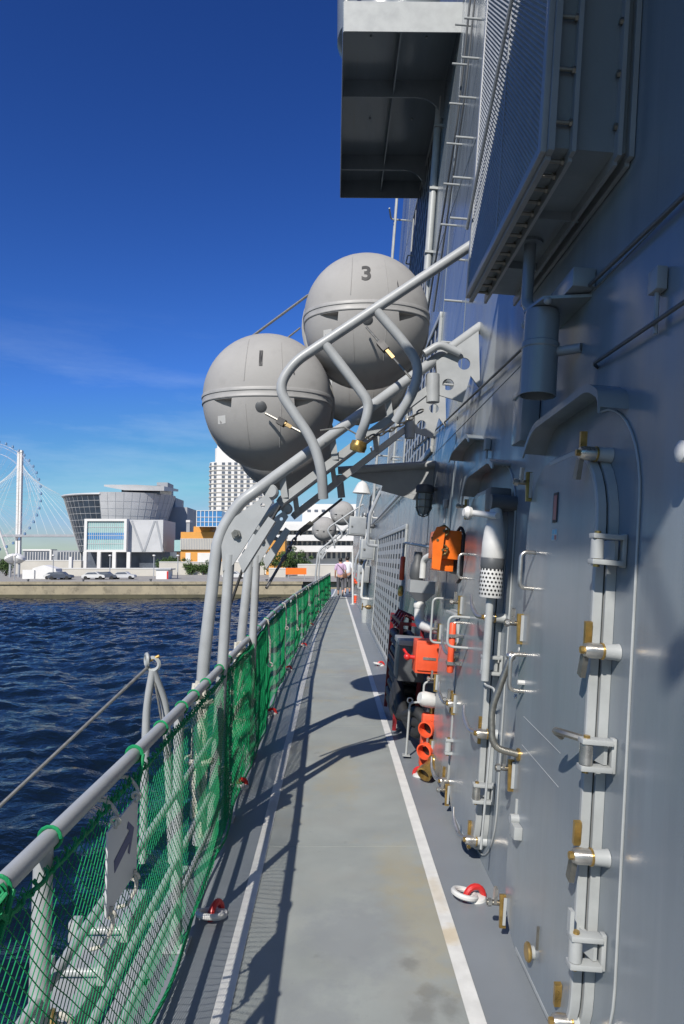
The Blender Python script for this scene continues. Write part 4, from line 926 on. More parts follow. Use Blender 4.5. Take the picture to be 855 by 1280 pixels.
padeye(300, 985, 'white and red deck ring at foot of net below the rope bundle', .9)

# ================================================================== LIFE RAFT DAVITS
def davit(Y, xa, label):
    t = thing('raft_davit', label, 'davit', loc=(0, Y, 0), group='raft davits')
    def q(px, py): p = at(px, py, 4.0); return Vector((p.x, 0, p.z))
    sl = q(599, 410) - q(300, 628); wy, wv = at_wall(599, 408); e = wall(wy, wv, -.01) - Vector((0, 4.0, 0))
    foot = Vector((xa - .02, 0, -.02)); A = [foot, Vector((xa - .01, 0, .95)), q(273, 668), q(300, 628), q(318, 615), e]
    A[2].x += xa + .745; 
    MB('davit_paint').tube(fillet(A, .13, 6), .036, 14).build('main_tube', t)
    B = Vector((xa + .105, .0, 0)); top = q(287, 706)
    MB('davit_paint').tube([Vector((xa + .045, .02, -.02)), Vector((top.x, 0, top.z + .06))], .031, 12).build('prop', t)
    P = [q(*k) for k in ((279, 714), (277, 672), (292, 648), (334, 618), (341, 628), (331, 644), (292, 706))]
    pl = shape_mesh([[(p.x, p.z) for p in P], circ(q(329, 632).x, q(329, 632).z, .014)], .022, 'davit_paint', 'gusset')
    o = link(pl, 'gusset', t); o.rotation_euler.x = math.pi / 2; o.location.y = -.012
    P2 = [q(*k) for k in ((298, 700), (336, 646), (344, 652), (304, 716))]
    MB('davit_paint').prism([(p.x, p.z) for p in P2], -.05, .05, lambda a, b_, c: Vector((a, c + .03, b_))).build('strap_plate', t)
    for k in ((304, 689), (318, 664)): p = q(*k); MB('davit_paint').obox(p, p + Vector((.06, .02, -.035)), .03, .012, (0, 1, 0)).build('lug', t)
    p = q(296, 668); mb = MB('dull_steel'); mb.lathe([(.028, 0), (.028, .015)], p + V(0, -.025, 0), (0, -1, 0), 6); mb.lathe([(.014, 0), (.014, .035)], p + V(0, -.025, 0), (0, -1, 0), 8); mb.build('bolt', t)
    # lower parallel beam and cradle shoes
    on = lambda f: q(318, 615).lerp(e, f)
    lo = [a_ + Vector((.02, .06, -.15)) for a_ in (on(.08), on(.80))]
    MB('davit_paint').obox(lo[0], lo[1], .05, .08, (0, 1, 0)).build('lower_beam', t)
    for f in (.0, .25, .55, .85):
        s_ = on(.10 + .8 * f)
        mb = MB('davit_paint'); mb.obox(s_ + V(0, .03, 0), s_ + V(.02, .04, -.15), .04, .06, (0, 1, 0)); mb.build('web', t)
    for f in (.0, .93):
        s_ = on(.06 + .8 * f)
        MB('davit_paint').lathe([(.035, -.05), (.045, -.04), (.045, .04), (.035, .05)], s_ + V(.0, .02, -.07), (0, 1, 0), 16).build('roller', t)
    # pierced wall bracket
    a_, b_, c_, d_ = q(540, 452), q(599, 424), q(604, 486), q(566, 500)
    h1, h2 = q(580, 455), q(560, 481); h3 = q(557, 506)
    qb = lambda px, py: at(px, py, 4.56); h1, h2 = qb(580, 455), qb(560, 481)
    pl = shape_mesh([[(p.x, p.z) for p in (qb(545, 452), qb(598, 414), qb(600, 486), qb(588, 470), qb(578, 503), qb(548, 494))], circ(h1.x, h1.z, .042), circ(h2.x, h2.z, .040)], .016, 'davit_paint', 'wall_bracket')
    o = link(pl, 'wall_bracket', t); o.rotation_euler.x = math.pi / 2; o.location.y = .56
    MB('davit_paint').cyl(qb(541, 468) - V(0, 4.0, 0), qb(541, 503) - V(0, 4.0, 0), .045, 14).build('socket', t)
    return t
d1 = davit(4.0, -.745, 'nearer grey tubular raft davit frame rising from the deck edge')
d2 = davit(5.4, -.715, 'second grey tubular raft davit frame just beyond the first')
# guard rack in front of rafts one and three
def rack(Y, label):
    t = thing('raft_guard', label, 'guard', loc=(0, Y, 0), group='raft guard racks')
    def q(px, py, dy=0.0): p = at(px, py, 3.90); return Vector((p.x, dy, p.z))
    top = [q(625, 283), q(366, 454), q(347, 486), q(391, 551), q(402, 586), q(404, 622, .05)]
    MB('davit_paint').tube(fillet(top, .11, 6), .030, 14).build('top_tube', t)
    MB('davit_paint').tube(fillet([q(407, 431), q(440, 474), q(462, 504), q(457, 528), q(450, 545, .06)], .10, 6), .029, 14).build('leg', t)
    MB('davit_paint').tube(fillet([q(471, 389), q(505, 428), q(524, 456), q(518, 488), q(496, 524, .08)], .10, 6), .029, 14).build('leg', t)
    MB('davit_paint').tube(fillet([q(548, 403, .62), q(570, 389, .62), q(600, 402, .62)], .04), .028, 10).build('stay', t)
    return t
g1 = rack(3.90, 'bent grey tube guard rack in front of rafts one and three')
# life rafts
RR = .441
def bool_cut(me, cutters):
    o = bpy.data.objects.new('tmp', me); C.objects.link(o); cs = []
    for cm in cutters:
        c = bpy.data.objects.new('tmpc', cm); C.objects.link(c); cs.append(c); md = o.modifiers.new('b', 'BOOLEAN'); md.object = c; md.solver = 'EXACT'; md.operation = 'DIFFERENCE'
    dg = bpy.context.evaluated_depsgraph_get(); r = bpy.data.meshes.new_from_object(o.evaluated_get(dg))
    for c in cs: bpy.data.objects.remove(c)
    bpy.data.objects.remove(o); return r
def raft_profile(a):   # slightly squared meridian
    return RR
def half_shell(top):
    bm = bmesh.new(); n, mth = 56, 18; rows = []
    for i in range(mth + 1):
        ph = math.pi / 2 * i / mth; row = []
        for j in range(n):
            th = 2 * math.pi * j / n
            x, y, z = math.cos(th) * math.cos(ph), math.sin(th) * math.cos(ph), math.sin(ph)
            y2 = math.copysign(abs(y) ** .68, y)
            row.append(bm.verts.new((x * RR, y2 * RR * .90, (z if top else -z) * RR * (1.0 if top else 1.02) + (.012 if top else -.012))))
            if i == mth: break
        rows.append(row)
    for i in range(mth):
        for j in range(n):
            if i == mth - 1: bm.faces.new((rows[i][j], rows[i][(j + 1) % n], rows[i + 1][0]))
            else: bm.faces.new((rows[i][j], rows[i][(j + 1) % n], rows[i + 1][(j + 1) % n], rows[i + 1][j]))
    bm.faces.new(rows[0])
    bmesh.ops.recalc_face_normals(bm, faces=bm.faces)
    me = bpy.data.meshes.new('shell'); bm.to_mesh(me); bm.free(); me.materials.append(M['raft_shell'])
    return me
def fin(me):
    me.polygons.foreach_set('use_smooth', [True] * len(me.polygons)); me.set_sharp_from_angle(angle=R_(30)); return me
top_me = fin(half_shell(True))
cut = [MB('raft_shell').prism([(x0, -.055), (x0 + s_ * .13, -.055), (x0 + s_ * .125, -.115), (x0 + s_ * .05, -.085)], -.60, -.30, lambda a, b_, c: Vector((a, c, b_))).mesh('c') for x0, s_ in ((-.33, 1), (.33, -1))]
bot_me = fin(bool_cut(half_shell(False), cut))
bot_me.materials.clear(); bot_me.materials.append(M['raft_shell'])
def raft(x, y, z, num, label):
    t = thing('life_raft', label, 'life raft', loc=(x, y, z), group='ball-shaped life raft canisters')
    link(top_me, 'upper_shell', t); link(bot_me, 'lower_shell', t)
    def ringpts(r, h): 
        o = []
        for j in range(56):
            th = 2 * math.pi * j / 56; o.append((math.cos(th) * r, math.copysign(abs(math.sin(th)) ** .68, math.sin(th)) * r * .90, h))
        return o
    mb = MB('raft_band'); pr_ = [(-.012, .016), (.005, .014), (.008, .008), (.008, -.008), (.003, -.012), (.003, -.040), (.0055, -.044), (.004, -.049), (-.012, -.052)]
    rg = [ringpts(RR + e, h) for e, h in pr_]; vs = [p for r_ in rg for p in r_]; K = 56
    mb.add(vs, [(i * K + j, i * K + (j + 1) % K, (i + 1) * K + (j + 1) % K, (i + 1) * K + j) for i in range(len(pr_) - 1) for j in range(K)]); mb.build('seam_band', t)
    def dome(xx, zz, lift=.0015):
        zc = zz - .012 if zz > 0 else zz + .012; q_ = RR * (1.0 if zz > 0 else 1.02); cr = math.sqrt(max(1e-6, 1 - (zc / q_) ** 2)); st_ = math.sqrt(max(0, 1 - (xx / (RR * cr)) ** 2)); return Vector((xx, -RR * .90 * (cr * st_) ** .68 - lift, zz))
    for xx, z0_, z1_ in ((-.12, .05, .36), (.13, .05, .33), (-.11, -.10, -.36), (.12, -.10, -.36)):
        MB('raft_shell').tube([dome(xx * (1 - .15 * k / 8), z0_ + (z1_ - z0_) * k / 8, -.0012) for k in range(9)], .0035, 5).build('mould_line', t)
    mb = MB('white'); a0_ = [dome(-.30 + .055 * i, -.16 - .05 * j) for j in range(2) for i in range(2)]; mb.add(a0_, [(0, 1, 3, 2)]); mb.build('data_sticker', t)
    # hoop strap across the width behind the front dome
    mb = MB('raft_shell'); pts = [(math.cos(2 * math.pi * j / 48) * (RR + .006), .10, math.sin(2 * math.pi * j / 48) * (RR + .010)) for j in range(48)]
    mb.tube(pts, .018, 6, closed=True); mb.build('hoop', t)
    # tie-down eye on the front
    yf = -RR * .965
    mb = MB('dark_grey'); mb.lathe([(.034, 0), (.036, .008), (.024, .014)], dome(-.01, -.115, -.004), (0, -1, -.2), 18); mb.build('eye_plate', t)
    # number
    if num:
        tm = text_mesh(num, .15, 'ink', .0008); bm = bmesh.new(); bm.from_mesh(tm); bmesh.ops.triangulate(bm, faces=bm.faces); [bmesh.ops.subdivide_edges(bm, edges=[e for e in bm.edges if e.calc_length() > .012], cuts=1) or bmesh.ops.triangulate(bm, faces=bm.faces) for _ in range(4)]; bm.to_mesh(tm); bm.free(); tm.transform(Matrix.Rotation(math.pi / 2, 4, 'X'))
        for v in tm.vertices:                   # wrap on the dome
            zz = v.co.z + .20; xx = v.co.x - .015; rr = max(0.01, 1 - ((zz - .012) / RR) ** 2 - (xx / RR) ** 2)
            yy_ = -RR * .98 * (rr ** .5)
            cr = math.sqrt(max(1e-6, 1 - ((zz - .012) / RR) ** 2)); st_ = math.sqrt(max(0, 1 - (xx / (RR * cr)) ** 2)); yy_ = -RR * .90 * (cr * st_) ** .68
            v.co = Vector((xx, yy_ - .0025 + v.co.y * .2, zz))
        link(tm, 'number', t)
    mb = MB('ink')
    for k in range(5):
        zz = .10 + .085 * k / 4; xx = .20; cr = math.sqrt(1 - ((zz - .012) / RR) ** 2); st_ = math.sqrt(max(0, 1 - (xx / (RR * cr)) ** 2)); mb.v.append((xx - .004 - .012 * k / 4, -RR * .90 * (cr * st_) ** .68 - .0025, zz)); mb.v.append((xx + .004 - .012 * k / 4, -RR * .90 * (cr * st_) ** .68 - .0015, zz))
    for k in range(4): mb.f.append([2 * k, 2 * k + 1, 2 * k + 3, 2 * k + 2]); mb.mi.append(0)
    mb.build('scuff_mark', t)
    return t
c1, c3 = at(335.5, 503, 4.7), at(457.5, 403, 4.78)
r1 = raft(c1.x, c1.y, c1.z, '1', 'ball-shaped grey life raft canister marked 1, outboard')
r3 = raft(c3.x, c3.y, c3.z, '3', 'ball-shaped grey life raft canister marked 3, higher inboard')
r2 = raft(c1.x, 6.1, c1.z, '', 'grey life raft canister showing only beneath the lower outboard raft')
r4 = raft(c3.x, 6.1, c3.z, '', 'grey life raft canister tucked behind the higher inboard raft')
# tie-downs: slip hook, turnbuckle, strop
def tiedown(p, q, label):
    t = thing('tie_down', label, 'lashing'); d = q - p; s1, s2 = p + d * .30, p + d * .62
    MB('dull_steel').tube([p, s1], .008, 8).build('shackle_link', t)
    mb = MB('black'); mb.obox(s1, s1 + d * .16, .045, .035, (0, 1, 0)); mb.build('slip_hook', t)
    mb = MB('dark_brass'); mb.obox(s1 + d * .16, s2, .022, .02, (0, 1, 0)); mb.lathe([(.016, 0), (.016, .03)], s1 + d * .1, d, 8); mb.build('turnbuckle', t)
    MB('dull_steel').tube([s2, q], .008, 8).build('rod', t)
tiedown(at(332, 517, 4.285), at(385, 545, 4.20), 'dark slip hook and brass turnbuckle lashing on raft 1')
tiedown(at(458, 409, 4.36), at(514, 473, 4.18), 'brass turnbuckle lashing across the lower face of raft 3')
t = thing('release_unit', 'round brass hydrostatic release unit hanging on chain under raft 3', 'release unit')
p = at(448, 558, 4.1)
MB('brass').lathe([(.02, -.035), (.046, -.03), (.05, -.008), (.052, .0), (.05, .008), (.046, .03), (.02, .035)], p, (.25, -.1, 1), 20).build('body', t)
MB('dull_steel').torus(p + V(.02, 0, .06), .022, .006, (0, 1, .3), 14, 6).build('shackle', t)
def chain(a, b_, n, sag, parent, r=.0055):
    for i in range(n):
        f0 = (i + .5) / n; c = a.lerp(b_, f0) - Vector((0, 0, sag * math.sin(math.pi * f0))); d = (b_ - a).normalized(); ln = (b_ - a).length / n * .72
        o = d.cross(Vector((0, 1, 0))).normalized() if i % 2 else Vector((0, 1, 0)); w = ln * .32
        pts = [c + d * (math.cos(2 * math.pi * k / 10) * ln) + o * (math.sin(2 * math.pi * k / 10) * w) for k in range(10)]
        MB('dull_steel').tube(pts, r, 5, closed=True).build('chain_link', parent)
chain(at(455, 548, 4.1), at(528, 512, 4.3), 12, .03, t)
MB('wire').tube([at(400, 538, 4.1), at(430, 534, 4.1), at(455, 548, 4.1)], .005, 6).build('lanyard', t)
t = thing('lashing_wire', 'dark wire and chain slanting down from under the rafts to the rail', 'wire')
w0, w1, w2 = at(427, 624, 6.5), at(372, 668, 6.0), at(333, 735, 5.5)
MB('wire').tube([w0, w1], .012, 8).build('wire', t); MB('dull_steel').obox(w0.lerp(w1, .72), w0.lerp(w1, .95), .05, .05, (0, 1, 0)).build('turnbuckle', t); chain(w1, w1.lerp(w2, .5), 6, .0, t, .008); MB('wire').tube([w1.lerp(w2, .45), w2], .012, 8).build('wire', t)
t = thing('stay_wire', 'thin stay wire rising from raft 1 to behind raft 3', 'wire')
MB('wire').tube([at(305, 428, 5.6), at(385, 369, 5.9)], .011, 6).build('wire', t); MB('wire').tube([at(355, 426, 5.6), at(375, 410, 5.7)], .008, 6).build('wire', t)
t = thing('falls_line', 'thin black rope slanting down across first davit posts', 'rope')
MB('rubber').tube([at(362, 612, 4.3), at(303, 712, 4.3), at(285, 765, 4.3)], .010, 6).build('rope', t)

# second raft station far forward: whole copies
OFF = (.10, 21.0, 0.0)
for o, lab in ((d1, 'grey raft davit frame of the far raft pair, outboard leg by the net'), (g1, 'bent guard rack in front of the far raft pair'), (r1, 'far ball-shaped life raft canister lower, beyond the walkers'), (r3, 'far ball-shaped life raft canister higher, beside the far wall')):
    c = copy_tree(o, off=OFF); c['label'] = lab
    for ch in list(c.children):
        if ch.name.startswith('number'): bpy.data.objects.remove(ch)
# ================================================================== FAR SHORE
QY = 112.0; GZ = -2.4
mb = MB('concrete'); qe = at(377, 735, QY).x
mb.box((-400, QY, SEA_Z + .5), (qe, QY + 30, GZ)); mb.box((-400, QY - .25, GZ - .35), (qe + .2, QY - .002, GZ + .12)); mb.box((qe, QY + 3, SEA_Z + .3), (90, QY + 40, GZ - .1))
quay = mb.build('quay', kind='structure')
mb = MB('weed'); mb.box((-400, QY - .12, SEA_Z - .6), (qe + .1, QY - .01, SEA_Z + .62)); mb.box((qe, QY + 2.8, SEA_Z - .6), (90, QY + 2.99, SEA_Z + .4)); mb.build('weed_band', quay)
MB('paving').add([(-900, QY + 2, GZ + .004), (500, QY + 2, GZ + .004), (500, 2500, GZ + .004), (-900, 2500, GZ + .004)], [(0, 1, 2, 3)]).build('ground', kind='structure')
for i, x in enumerate((-50, -41, -30, -19, -11)):
    t = thing('mooring_bollard', 'small dark mooring bollard on the quay edge, %s from the left' % 'first second third fourth fifth'.split()[i], 'bollard', loc=(x, QY + .8, GZ + .004), group='bollards on the quay')
    MB('dark_grey').lathe([(.22, 0), (.16, .1), (.15, .35), (.26, .42), (.22, .5)], n=12).build('post', t)

def pbox(mb, px0, py0, px1, py1, Y, depth, base=None):
    a, b_ = at(px0, py0, Y), at(px1, py1, Y); z0 = min(a.z, b_.z) if base is None else base
    return mb.box((a.x, Y, z0), (b_.x, Y + depth, max(a.z, b_.z)))
# ---- museum: inverted glass cone, clad drum, white-framed glass box on columns
MY = 190.0
t = thing('museum_building', 'museum with leaning glass drum, clad drum and white-framed glass box', 'building')
def P(px, py, Y=MY): return at(px, py, Y)
cyy = MY + 16; Pc = lambda px, py: at(px, py, cyy)
cx = Pc(149, 650).x; zt, zb = at(150, 617.5, MY + 4).z, Pc(150, 690).z
rt = cx - Pc(82, 617).x; rb = cx - Pc(101, 690).x
def cone_pt(a, f, e=0.0):
    r = rb + (rt - rb) * f + e; return Vector((cx + r * math.sin(a), cyy - r * math.cos(a) * .8, zb + (zt - zb) * f))
def cone_seg(mb, a0, a1, f0, f1, n, e=0.0):
    vs = [cone_pt(R_(a0 + (a1 - a0) * i / n), f, e) for f in (f0, f1) for i in range(n + 1)]
    return mb.add(vs, [(i, i + 1, n + 2 + i, n + 1 + i) for i in range(n)])
g = cone_seg(MB('dark_glass'), -180, -6, 0, 1, 40).build('glass_drum', t)
for k in range(1, 9):
    f = k / 9; MB('metal_clad').tube([cone_pt(R_(a), f, .04) for a in range(-150, -5, 6)], .05, 4).build('glazing_ring', g)
for a in range(-138, -6, 7):
    MB('metal_clad').tube([cone_pt(R_(a), 0, .03), cone_pt(R_(a), 1, .03)], .035, 4).build('mullion', g)
d = cone_seg(MB('metal_clad'), -6, 180, .0, 1.03, 40, .2).build('clad_drum', t)
for k in range(1, 8): MB('grey_clad').tube([cone_pt(R_(a), k / 8, .22) for a in range(-5, 110, 6)], .05, 4).build('panel_joint', d)
for a in range(-6, 110, 8): MB('grey_clad').tube([cone_pt(R_(a), .02, .22), cone_pt(R_(a), 1.02, .22)], .05, 4).build('panel_joint', d)
MB('metal_clad').tube([cone_pt(R_(a), 1.0, .15) for a in range(-180, 0, 5)], .32, 6).build('rim', t)
vs = [cone_pt(R_(a), 1.0) for a in range(0, 360, 6)]; MB('grey_clad').add(vs, [tuple(range(60))]).build('roof_deck', t)
pb = lambda m_, a, b_, c, d_, Y, dep, nm, base=None: pbox(MB(m_), a, b_, c, d_, Y, dep, base).build(nm, t)
pb('dark_glass', 152, 607, 200, 618, MY + 8, 14, 'lantern')
rf = MB('metal_clad'); a_, b_, c_ = P(130, 608, MY + 4), P(203, 606, MY + 4), P(165, 604, MY + 4)
rf.add([(a_.x, MY + 4, a_.z), (P(150, 611).x, MY + 4, P(150, 611).z), (b_.x, MY + 6, P(205, 611).z), (b_.x, MY + 24, b_.z), (P(140, 604).x, MY + 24, P(140, 604).z + 1), (a_.x, MY + 4, a_.z + .5), (P(165, 604).x, MY + 4, P(165, 604).z), (b_.x, MY + 6, P(205, 605).z), (b_.x, MY + 24, b_.z + .7), (P(140, 603).x, MY + 24, P(140, 603).z + 1.6)], [(0, 1, 2, 3, 4), (9, 8, 7, 6, 5), (0, 1, 6, 5), (1, 2, 7, 6), (2, 3, 8, 7), (3, 4, 9, 8), (4, 0, 5, 9)]); rf.build('roof_blade', t)
pb('grey_clad', 196, 603, 209, 640, MY + 30, 8, 'plant_room')
pb('grey_clad', 203, 634, 233, 704, MY + 22, 26, 'rear_block')
pb('grey_clad', 206, 622, 219, 640, MY + 26, 12, 'rear_tower')
# white framed glass box
fx0, fx1, fz1, fz0 = P(105.5, 650), P(158.5, 650), P(130, 648.5).z, P(130, 690).z
bx0, bx1 = fx0.x, fx1.x; by = MY - 12; bx0 *= by / MY; bx1 *= by / MY
z1, z0 = at(130, 648.5, by).z, at(130, 690, by).z
MB('green_glass').box((bx0 + .4, by + .5, z0 + .4), (bx1 - .4, by + 9, z1 - .4)).build('glass_box', t)
mb = MB('white_wall'); mb.box((bx0, by, z0), (bx0 + .7, by + 9, z1)); mb.box((bx1 - .7, by, z0), (bx1, by + 9, z1)); mb.box((bx0 + .7, by, z1 - .6), (bx1 - .7, by + 9, z1)); mb.box((bx0 + .7, by, z0), (bx1 - .7, by + 9, z0 + .6)); mb.build('box_frame', t)
for i in range(1, 18): x = bx0 + .7 + (bx1 - bx0 - 1.4) * i / 18; MB('metal_clad').box((x - .05, by + .42, z0 + .6), (x + .05, by + .5, z1 - .6)).build('mullion', t)
for k in range(1, 4):
    z = z0 + (z1 - z0) * k / 4; MB('metal_clad').box((bx0 + .7, by + .40, z - .06), (bx1 - .7, by + .49, z + .06)).build('transom', t)
MB('blue_glass').box((bx0 + .7, by + .44, z0 + (z1 - z0) * .38), (bx1 - .7, by + .495, z0 + (z1 - z0) * .58)).build('blind_band', t)
# clad wing to the right of the box, with diagonal braces
wx1 = at(208, 690, by + 6).x
MB('metal_clad').box((bx1, by + 2, z0), (wx1, by + 16, z1 - .15)).build('clad_wing', t)
for (u0, u1) in ((.08, .42), (.75, .46), (.80, 1.0)):
    p0 = V(bx1 + (wx1 - bx1) * u0, by + 1.95, z1 - .4); p1 = V(bx1 + (wx1 - bx1) * u1, by + 1.95, z0 + .2); MB('grey_clad').obox(p0, p1, .5, .12, (0, 1, 0)).build('brace', t)
MB('window_dark').box((bx0 - 2, by + 5, GZ), (wx1 + 3, by + 20, z0)).build('undercroft', t)
pb('grey_clad', 112, 690, 205, 697, MY + 2, 10, 'soffit')
for px in (106, 123.5, 142.5, 160.5):
    x = at(px, 700, by).x; MB('white_wall').box((x - .45, by - .1, GZ), (x + .45, by + .8, z0)).build('column', t)
pb('white_wall', 86, 696, 89, 724, MY - 30, 1, 'flag_column', GZ)
# ---- low glazed hall
HY = 205.0
t = thing('low_hall', 'low dark-glazed hall left of the museum', 'building')
pbox(MB('grey_clad'), 29, 688, 106, 702, HY, 12, GZ).build('body', t)
for x0_, x1_ in ((31, 61), (72, 104)):
    w_ = pbox(MB('window_dark'), x0_, 690, x1_, 700, HY - .1, .09).build('window', t)
    for i in range(1, 9): px = x0_ + (x1_ - x0_) * i / 9; pbox(MB('white_wall'), px - .2, 690, px + .2, 700, HY - .16, .05).build('mullion', w_)
pbox(MB('white_wall'), 62, 687, 64, 701, HY - .5, 1.0).build('pier', t)
pbox(MB('white_wall'), 28, 686.5, 63, 688.5, HY - .3, 5).build('cornice', t)
# ---- terraces and retaining walls
def wallthing(px0, py0, px1, py1, Y, dep, lab, m_='pale_concrete', nm='terrace_wall'):
    t = thing(nm, lab, 'wall', loc=(0, 0, 0)); pbox(MB(m_), px0, py0, px1, py1, Y, dep, GZ).build('wall', t)
    a, b_ = at(px0, py0, Y), at(px1, py1, Y); MB('white_wall').box((a.x, Y - .1, a.z), (b_.x, Y + .5, a.z + .18)).build('coping', t)
wallthing(20, 701, 101, 722, 172, 1.5, 'long pale terrace wall in front of the low hall')
wallthing(52, 711, 214, 724, 150, 1.2, 'pale lower terrace wall in front of the museum')
wallthing(199, 703, 330, 722, 160, 1.5, 'pale terrace wall before the orange building')
wallthing(336, 711, 357, 722, 140, 2.0, 'short pale wall left of the orange banner', nm='parapet_wall')
wallthing(372, 706, 450, 722, 150, 2.0, 'pale concrete wall below the terraced white building', nm='parapet_wall')
# ---- cable-stayed bridge and ferris wheel
BY = 700.0
t = thing('bridge', 'distant cable-stayed bridge with single white pylon', 'bridge')
a_, b_ = at(25.5, 566, BY), at(25.5, 694, BY)
mb = MB('white_wall')
for s_ in (-1, 1): mb.obox((at(22.3 + 1.4 * (s_ > 0) * 0 + (0 if s_ < 0 else 0), 694, BY).x + (2.0 if s_ > 0 else 0) - .5, BY, GZ), (a_.x + s_ * 1.1, BY, a_.z), 2.6, 4, (0, 1, 0))
mb.build('pylon', t)
MB('white_wall').box((a_.x - 2.4, BY - 2, a_.z - .5), (a_.x + 2.4, BY + 2, a_.z + 2.5)).build('pylon_cap', t)
dk = at(25, 669, BY).z
MB('grey_clad').box((at(-260, 669, BY).x, BY - 6, dk - 1.8), (at(120, 669, BY).x, BY + 6, dk + .6)).build('deck', t)
for s_ in (-1, 1):
    for i in range(1, 13):
        MB('white_wall').tube([(a_.x, BY, a_.z - 2 - i * 1.6), (a_.x + s_ * (14 + i * 9), BY - 5, dk + .5)], .11, 3).build('stay_cable', t)
FY = 430.0; mat('gondola_paint', (0.12, 0.22, 0.36), 0.4); mat('wheel_steel', (0.62, 0.55, 0.56), 0.6)
t = thing('ferris_wheel', 'huge ferris wheel cut by the left edge, with pale spokes', 'ferris wheel')
hc = at(-19, 620, FY); R0 = (at(49, 620, FY).x - hc.x)
for e, r_, m_ in ((0, .08, 'wheel_steel'), (-1.6, .05, 'wheel_steel'), (-6.0, .07, 'wheel_steel')):
    for off in (-1.2, 1.2): MB(m_).tube([hc + V((R0 + e) * math.cos(2 * math.pi * i / 90), off, (R0 + e) * math.sin(2 * math.pi * i / 90)) for i in range(90)], r_, 5, closed=True).build('rim', t)
for i in range(60):
    a = 2 * math.pi * i / 60; MB('wheel_steel').tube([hc + V(0, 1.2 * (1 if i % 2 else -1), 0), hc + V(R0 * math.cos(a), 1.2 * (1 if i % 2 else -1), R0 * math.sin(a))], .05, 3).build('spoke', t)
MB('white_wall').lathe([(1.6, -3), (1.6, 3)], hc, (0, 1, 0), 18).build('hub', t)
for s_ in (-1, 1): MB('white_wall').tube([hc + V(0, s_ * 3, 0), V(hc.x + 14 * s_, FY + s_ * 8, GZ)], .7, 8).build('leg', t)
gm = MB('gondola_paint').box((-.62, -.6, -1.7), (.62, .6, -.3), .3).box((-.4, -.4, -.3), (.4, .4, .05), .1).mesh('gondola')
for i in range(48):
    a = 2 * math.pi * (i + .3) / 48; link(gm, 'gondola', t, mx=Matrix.Translation(hc + V((R0 + 1.1) * math.cos(a), 0, (R0 + 1.1) * math.sin(a) + 1.0)))
# ---- hotel tower
TY = 280.0
t = thing('hotel_tower', 'tall white hotel tower with rounded corner behind the davits', 'building')
tx0, tx1, tz1 = at(259, 600, TY).x, at(340, 600, TY).x, at(290, 577, TY).z
pts = rrect(tx0, tx1, TY, TY + 16, 5.5, 8); vs = []
MB('white_wall').prism(pts, GZ, tz1).build('wall', t)
MB('white_wall').prism(rrect(at(265, 600, TY).x, tx1 - 3, TY + 3, TY + 13, 4, 8), tz1, at(270, 558, TY).z).build('upper_storeys', t)
MB('white_wall').prism(rrect(at(268, 600, TY).x, at(284, 600, TY).x, TY + 4, TY + 10, 1.5, 6), tz1, at(270, 563, TY + 4).z + 2.2).build('roof_tower', t)
wm = MB('window_dark').box((-.62, -.12, -.55), (.62, .0, .55)).mesh('window')
nfl = 18; fh = (tz1 - 8) / nfl
for k in range(nfl):
    z = 8 + (k + .5) * fh
    MB('pale_concrete').prism(rrect(tx0 - .25, tx1 + .2, TY - .25, TY + 16.2, 5.5, 6), z - fh * .5, z - fh * .5 + .35).build('floor_band', t)
    for j in range(8): link(wm, 'window', t, mx=Matrix.Translation((tx0 + 6.6 + j * 2.55, TY - .03, z)))
    for a in (25, 55): 
        c = V(tx0 + 5.5 - 5.5 * math.cos(R_(90 - a)), TY + 5.5 - 5.5 * math.sin(R_(90 - a)), z); link(wm, 'window', t, mx=Matrix.Translation(c) @ Matrix.Rotation(-R_(a), 4, 'Z'))
# ---- orange building with blue glass box
OY = 178.0
t = thing('orange_building', 'low orange building with ribbed pale band and blue glass box', 'building')
pbox(MB('orange_wall'), 226, 665, 278, 707, OY, 18, GZ).build('wall', t)
pbox(MB('orange_wall'), 242, 658, 262, 665.5, OY + 1, 10).build('upper_wall', t)
pbox(MB('pale_concrete'), 225.5, 673, 279, 687, OY - .6, .55).build('ribbed_band', t)
for i in range(26): px = 226.5 + i * 2.05; pbox(MB('grey_clad'), px, 673.5, px + .45, 686.5, OY - .68, .07).build('rib', t)
for a, b_ in ((232, 238), (247, 272)): pbox(MB('white_wall'), a, 691, b_, 703, OY - .1, .09).build('window', t)
pbox(MB('green_glass'), 218, 675, 226, 689, OY - .2, 4).build('glass_porch', t)
bb = pbox(MB('blue_glass'), 245.5, 638.5, 277, 658, OY - 3, 12).build('glass_box', t)
for i in range(6): px = 245.5 + i * 5; pbox(MB('white_wall'), px, 638, px + .5, 658.3, OY - 3.1, .09).build('mullion', bb)
for py in (638, 646, 652, 657.8): pbox(MB('white_wall'), 245.3, py, 277, py + .6, OY - 3.14, .09).build('transom', bb)
t = thing('antenna_tower', 'small grey chimney beside the orange building', 'chimney'); pbox(MB('grey_clad'), 233, 652, 237, 668, OY + 25, 3, GZ).build('shaft', t); pbox(MB('white_wall'), 232.5, 650, 237.5, 653, OY + 24.8, 3.4).build('cap', t)
